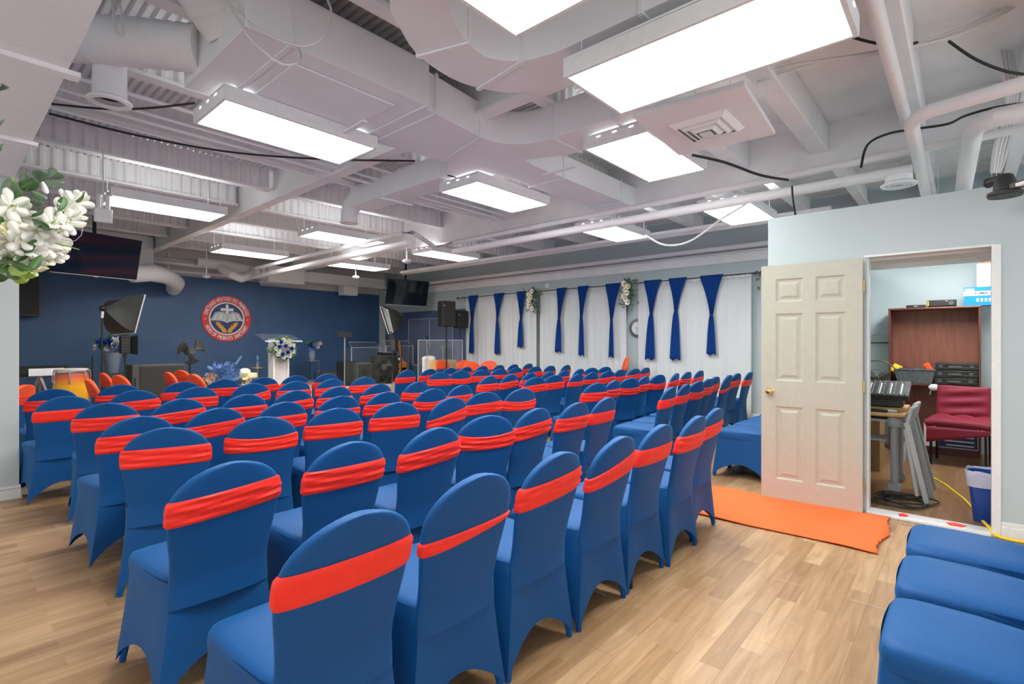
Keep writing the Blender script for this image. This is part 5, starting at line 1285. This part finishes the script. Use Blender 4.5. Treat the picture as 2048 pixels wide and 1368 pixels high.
def shield(pts, z1, lab):
    t = thing('drum_shield', lab, 'drum shield', (pts[0][0], pts[0][1], 0), 0); o = pts[0]
    for (a, b) in zip(pts, pts[1:]):
        q = MB(); q.bar((a[0]-o[0], a[1]-o[1], z1/2+.15), (b[0]-o[0], b[1]-o[1], z1/2+.15), .01, z1-.3) if False else q.add([(a[0]-o[0], a[1]-o[1], .0), (b[0]-o[0], b[1]-o[1], .0), (b[0]-o[0], b[1]-o[1], z1), (a[0]-o[0], a[1]-o[1], z1)], [(0, 1, 2, 3)])
        q.build('pane', 'plexi', t, smooth=False, solid=.008)
        MB().bar((a[0]-o[0], a[1]-o[1], z1), (b[0]-o[0], b[1]-o[1], z1), .010, .010).build('top_edge', 'edge', t, smooth=False)
    for a in pts: MB().bar((a[0]-o[0], a[1]-o[1], .0), (a[0]-o[0], a[1]-o[1], z1), .010, .010).build('upright_edge', 'edge', t, smooth=False)
shield([gpos(838, 11.9), gpos(836, 10.5), gpos(925, 9.75), gpos(905, 10.3)], 1.42, 'clear low drum shield around the drum kit')
tt = [at_X(p, 600, 9.52)[:2] for p in (817, 859, 905)]
shield(tt, 2.05, 'tall clear acrylic screen standing against the slate blue wall')
# drum kit
def drum(px, Y, py, r, h, lab, mat='drumb'):
    x, y = gpos(px, Y); z = at_Y(px, py, Y)[2]; t = thing('drum', lab, 'drum', (x, y, SZ)); z -= SZ
    MB().lathe([(r, z-h), (r, z-.01)], (0, 0, 0), 28).build('shell', mat, t); MB().lathe([(r*.98, z-.01), (r*.98, z)], (0, 0, 0), 28).build('drumhead', 'skin', t)
    MB().lathe([(r*1.01, z-.02), (r*1.03, z-.02), (r*1.03, z+.006), (r*1.0, z+.006)], (0, 0, 0), 28).build('hoop', 'chrome', t)
    for k in range(3): a = k*2.09; MB().bar((r*.7*math.cos(a), r*.7*math.sin(a), z-h), (r*1.1*math.cos(a), r*1.1*math.sin(a), .0), .016, .016).build('leg', 'chrome', t, smooth=False)
    return t
drum(833, 11.0, 729, .19, .42, 'dark teal floor drum in front of the shield')
drum(862, 10.95, 725, .16, .2, 'small dark drum right of the floor drum')
for (px, Y, py, r, lab) in ((856, 11.1, 711, .2, 'bronze cymbal in the drum kit, nearest the stage middle'), (872, 10.8, 722, .16, 'small hi-hat cymbal beside the white chair'), (886, 10.75, 694, .22, 'cymbal high inside the drum shield')):
    x, y = gpos(px, Y); z = at_Y(px, py, Y)[2]-SZ; t = thing('cymbal', lab, 'cymbal', (x, y, SZ)); MB().lathe([(r, z), (r*.3, z+.015), (r*.25, z+.03), (.01, z+.04)], (0, 0, 0), 28).build('cymbal_plate', 'gold', t); MB().cyl((0, 0, .02), (0, 0, z), .012, 8).build('stand', 'chrome', t)
# microphone stand
x, y = gpos(854, 11.25); z = at_Y(854, 680, 11.25)[2]-SZ
t = thing('microphone_stand', 'slim microphone boom stand in front of the slate blue wall', 'microphone stand', (x, y, SZ)); stand(t, z, .2, 'steel'); MB().tube([(0, 0, z-.05), (.1, 0, z-.3), (.13, -.02, z-.42)], .009, 6).build('boom', 'black', t); MB().lathe([(.012, 0), (.03, .06), (.02, .12)], (0, 0, z), 12).build('microphone', 'black', t)
# guitar leaning
x, y = gpos(803, 11.6)
t = thing('guitar', 'orange wooden guitar leaning beside the grey cabinet', 'guitar', (x, y, SZ)); 
MB().lathe([(.17, -.04), (.18, 0), (.17, .04)], (.06, 0, .20), 24, 'y').lathe([(.13, -.04), (.14, 0), (.13, .04)], (.03, 0, .42), 24, 'y').build('body', 'guitar', t); MB().bar((.02, -.03, .4), (-.07, 0, .98), .05, .025).build('neck', 'guitar', t); MB().obox((-.085, 0, 1.04), (.07, .02, .14), (0, -.15, 0)).build('headstock', 'guitar', t, bevel=.006)
# speakers on tall stands and one hung on the wall
def pa(px, X, top, bot, w, d_, rz, lab):
    p = at_X(px, top, X); q = at_X(px, bot, X); t = thing('loudspeaker', lab, 'speaker', (p[0], p[1], 0), rz); z0, z1 = q[2], p[2]
    MB().add([(-w/2, 0, z0), (w/2, 0, z0), (w*.36, d_, z0), (-w*.36, d_, z0), (-w/2, 0, z1), (w/2, 0, z1), (w*.36, d_, z1), (-w*.36, d_, z1)], [(0, 1, 2, 3), (4, 5, 6, 7), (0, 1, 5, 4), (1, 2, 6, 5), (2, 3, 7, 6), (3, 0, 4, 7)]).build('cabinet', 'black', t, smooth=False, bevel=.02)
    MB().box(-w/2+.015, -.01, z0+.02, w/2-.015, 0, z1-.02).build('grille', 'grill', t, smooth=False, bevel=.004)
    MB().lathe([(.015, -.013), (.015, -.01)], (-w*.36, 0, z1-.12), 12, 'y').build('badge', 'white', t)
    MB().cyl((0, d_*.4, .05), (0, d_*.4, z0), .02, 12).build('stand_pole', 'black', t)
    for k in range(3): a = k*2.09+.5; MB().bar((0, d_*.4, .45), (.24*math.cos(a), d_*.4+.24*math.sin(a), .01), .02, .02).build('stand_leg', 'black', t, smooth=False)
pa(898.5, 8.55, 602, 653, .40, .32, math.radians(-8), 'black loudspeaker on a tall stand left of the white curtains')
pa(926, 9.28, 621, 656, .34, .30, math.radians(-8), 'lower black loudspeaker half behind the first one by the curtain edge')
p = at_Y(53, 590, 13.6)
a = at_Y(53, 552, 13.5)[2]; b = at_Y(53, 632, 13.5)[2]
t = thing('loudspeaker', 'tall dark loudspeaker hung on the navy wall beside the left partition', 'speaker', (p[0]+.0, 13.5, b)); MB().box(-.18, 0, 0, .19, .42, a-b+.15).build('cabinet', 'char', t, smooth=False, bevel=.015); MB().box(-.16, -.012, .03, .17, 0, a-b+.1).build('grille', 'grill', t, smooth=False)
# left instruments: conga, keyboard stand
x, y = gpos(143, 9.0); z = at_Y(143, 737, 9.0)[2]
t = thing('conga_drum', 'amber conga drum with a cream head standing at left', 'drum', (x, y, 0)); t.scale = (.80, .80, 1)
prof = [(.15, .02), (.16, .05), (.20, z*.45), (.245, z*.72), (.225, z*.92), (.215, z-.03)]
MB().lathe(prof, (0, 0, 0), 32).build('shell', 'drum', t); MB().lathe([(.215, z-.03), (.222, z-.005), (.18, z+.0)], (0, 0, 0), 32).build('drumhead', 'skin', t); MB().lathe([(.222, z-.05), (.235, z-.045), (.235, z-.028), (.222, z-.02)], (0, 0, 0), 32).build('rim', 'chrome', t)
for k in range(7):
    a = k*2*PI/7-1.8; c, s = math.cos(a), math.sin(a); MB().tube([(.236*c, .236*s, z-.02), (.25*c, .25*s, z-.07), (.255*c, .255*s, z-.16), (.235*c, .235*s, z-.20)], .008, 6).build('tuning_lug', 'chrome', t)
x, y = gpos(80, 9.6); z = at_Y(80, 742, 9.6)[2]
t = thing('keyboard_stand', 'black device with a white sheet on a steel tripod beside the partition', 'keyboard', (x, y, 0)); MB().obox((.0, 0, z), (.62, .3, .07), (.25, 0, 0)).build('case', 'black', t, bevel=.01); MB().obox((.05, -.16, z-.01), (.36, .01, .10), (-.1, 0, 0)).build('white_sheet', 'white', t, smooth=False)
for (dx, dy) in ((-.3, -.1), (.02, .2), (.26, -.12)): MB().bar((0, 0, z-.06), (dx, dy, .01), .028, .028).build('leg', 'steel', t)
x, y = gpos(185, 10.4); z = at_Y(185, 712, 10.4)[2]
t = thing('microphone_stand', 'black boom stand standing behind the conga drum', 'microphone stand', (x, y, .0)); MB().cyl((0, 0, .02), (0, 0, z), .013, 8).lathe([(.14, 0), (.13, .02)], (0, 0, 0), 18).build('pole', 'black', t); MB().tube([(0, 0, z-.1), (-.35, -.1, z-.28), (-.8, -.2, z-.32)], .010, 6).build('boom', 'black', t)
# white chair cover and wooden box beneath the right speakers
x, y = gpos(864, 10.2)
t = thing('white_chair', 'white covered high backed chair beside the drum kit', 'chair', (x, y, 0), math.radians(170)); z = at_Y(864, 712, 10.2)[2]
MB().grid(lambda u, v: (lerp(-.18, .18, u), -.2+.02*math.sin(u*9), lerp(.05, z, v) - .04*abs(2*u-1)**4*(v > .9)), 14, 12).build('backrest', 'white', t, solid=.05); MB().box(-.2, -.15, .05, .2, .25, .46).build('seat', 'white', t, bevel=.03)
x, y = gpos(888, 10.2); z = at_Y(888, 720, 10.2)[2]
t = thing('wooden_crate', 'yellow wooden box behind the orange hooded chair', 'box', (x, y, 0)); MB().box(-.36, -.1, 0, .36, .2, z).build('box', 'pine', t, smooth=False, bevel=.01)
# ---------------------------------------------------------------- bouquet close to the camera at left
DZ = 1.95
ox, oy, _ = at_z(-260, 560, DZ)
t = thing('flower_bouquet', 'large white lily and gladiolus bouquet entering at the left edge', 'flower arrangement', (ox, oy, 0))
def bp(px, py, dz=0):
    a = at_z(px, py, DZ+dz); return Vector((a[0]-ox, a[1]-oy, a[2]))
MB().lathe([(.12, 0), (.11, .03), (.03, .06), (.03, 1.0), (.12, 1.05), (.12, 1.08)], (-.0, 0, 0), 24).build('pedestal', 'white', t)
MB().lathe([(.06, 1.08), (.10, 1.2), (.09, 1.38), (.07, 1.45), (.08, 1.52)], (0, 0, 0), 24).build('vase', 'silver', t)
R = random.Random(21)
TOC = (Vector((0, 0, CAMH))-bp(40, 470)); TOC.z = 0; TOC.normalize(); TOC = -Vector((ox, oy, 0)).normalized()
RT = Vector((SY, -CYW, 0)); UP = Vector((0, 0, 1))
def bloom(px, py, s, mat='petal', n=6, face=(0, 0), dz=0, cup=.45):
    p = bp(px, py, dz); f = MB(); ax = (TOC+RT*face[0]+UP*face[1]).normalized(); e1 = ax.orthogonal().normalized(); e2 = ax.cross(e1)
    for q in range(2):
        for j in range(n//2):
            a = 2*PI*(j+.5*q)/(n//2)+px*.1; f.petal(p, e1*math.cos(a)+e2*math.sin(a)+ax*(cup+.35*q), ax, s*R.uniform(.95, 1.3), s*R.uniform(.55, .8), R.uniform(-.2, .5), 6)
    o = f.build('blossom', mat, t, solid=.0006); MB().ball(tuple(p+ax*s*.25), s*.10, nu=7, nv=5).tube([tuple(p), tuple(p+ax*s*.55)], .0018, 5).build('stamen', 'lime', o)
def leafp(px, py, ex, ey, wdt, mat='leaf', dz=0, curl=.15):
    a = bp(px, py, dz); b = bp(ex, ey, dz+R.uniform(-.05, .05)); f = MB(); f.petal(a, b-a, TOC+UP*.3+RT*R.uniform(-.5, .5), (b-a).length, wdt, curl, 7); f.build('leaf', mat, t, solid=.0008)
def stem(pts, r=.003, mat='leaf'): MB().tube([tuple(bp(*q)) for q in pts], r, 6).build('stem', mat, t)
def bud(px, py, ex, ey, w_, mat='lime'):
    a = bp(px, py); b = bp(ex, ey); f = MB(); f.tube([tuple(a.lerp(b, k)) for k in (0, .15, .35, .6, .85, 1)], [w_*.3, w_*.75, w_, w_*.85, w_*.4, w_*.08], 10); f.build('bud', mat, t)
stem([(-60, 600), (0, 520), (60, 470), (110, 430), (160, 398)], .004); stem([(-60, 600), (10, 470), (22, 400), (26, 360)]); stem([(-60, 600), (-10, 500), (4, 440), (6, 400)])
stem([(0, 540), (40, 500), (90, 478), (125, 462)], .0022, 'lime'); stem([(60, 490), (110, 486), (158, 499)], .002, 'lime'); stem([(-60, 560), (20, 420), (60, 372), (112, 350)], .0025)
stem([(100, 462), (128, 480), (150, 482), (163, 470), (166, 448)], .0014, 'greyp'); stem([(20, 540), (45, 536), (63, 530), (58, 505)], .002, 'lime')
for a in [(158, 397, .034), (150, 408, .046), (132, 396, .036), (128, 424, .05), (143, 428, .046), (118, 434, .036), (104, 447, .05), (88, 452, .046), (96, 470, .05), (72, 462, .048), (112, 492, .05), (86, 492, .052), (60, 500, .055), (44, 478, .055), (30, 506, .048), (18, 480, .05), (64, 520, .044), (38, 432, .06), (20, 412, .055), (8, 440, .055), (52, 528, .04), (10, 512, .036), (108, 515, .04), (75, 440, .036)]:
    bloom(a[0], a[1], a[2], 'petal', 6, (R.uniform(-.3, .9), R.uniform(-.4, .6)), R.uniform(-.12, .12), R.uniform(.2, .7))
for q in range(16):
    k_ = R.random(); bloom(lerp(132, 15, k_)+R.uniform(-12, 14), lerp(425, 515, k_)+R.uniform(-14, 14), R.uniform(.04, .055), 'petal', 6, (R.uniform(-.8, 1.2), R.uniform(-.8, .9)), R.uniform(-.1, .14), R.uniform(.3, 1.1))
for (a, b, c, d_) in ((150, 402, 172, 388), (118, 420, 128, 395), (66, 436, 104, 462), (70, 480, 38, 520), (20, 520, 64, 545), (84, 510, 60, 540)): leafp(a, b, c, d_, .03, 'leaf', -.12)
bloom(22, 468, .05, 'cream', 10, (.3, .1), -.06, .9); bloom(60, 478, .03, 'cream', 6, (.5, .2), -.08, .9)
for (a, b, c, d_, w_) in ((64, 500, 104, 520, .019), (58, 518, 100, 530, .018), (56, 535, 98, 537, .018)): bud(a, b, c, d_, w_, 'cream')
bud(24, 388, 26, 354, .020); bud(3, 425, 5, 385, .020, 'lime')
for (a, b, c, d_, w_, m) in ((12, 400, 34, 372, .05, 'leaf'), (30, 372, 58, 345, .05, 'leaf2'), (40, 378, 74, 362, .045, 'leaf'), (78, 364, 84, 340, .05, 'leaf2'), (98, 358, 118, 342, .05, 'leaf2'), (96, 360, 124, 370, .045, 'leaf2'), (84, 362, 94, 388, .02, 'petal'), (60, 380, 92, 400, .035, 'leaf2'), (40, 395, 88, 410, .03, 'leaf2'),
    (20, 440, 48, 405, .05, 'leaf'), (5, 470, 40, 425, .045, 'leaf'), (56, 430, 98, 420, .03, 'leaf'), (90, 440, 128, 432, .022, 'leaf2'), (104, 430, 124, 436, .03, 'leaf2'), (46, 466, 92, 452, .03, 'leaf'), (58, 500, 98, 512, .012, 'leaf'), (20, 530, 60, 552, .055, 'lime'), (24, 536, 52, 566, .05, 'lime'), (18, 528, 36, 560, .045, 'leaf'), (40, 530, 72, 556, .045, 'lime'), (-4, 520, 26, 548, .06, 'leaf'), (-10, 500, 20, 530, .06, 'leaf'), (-12, 540, 18, 556, .06, 'leaf'), (-12, 430, 18, 470, .06, 'leaf'), (0, 400, 30, 360, .05, 'leaf2'), (-14, 178, 8, 174, .05, 'leaf2'), (-14, 246, 10, 242, .04, 'leaf2'), (-14, 296, 5, 292, .04, 'leaf2')):
    leafp(a, b, c, d_, w_, m, R.uniform(-.08, .08))
stem([(-60, 560), (-30, 300), (-16, 240), (-14, 175)], .003)
MB().ball(tuple(bp(2, 480, -.1)), .013).build('gold_ornament', 'gold', t)
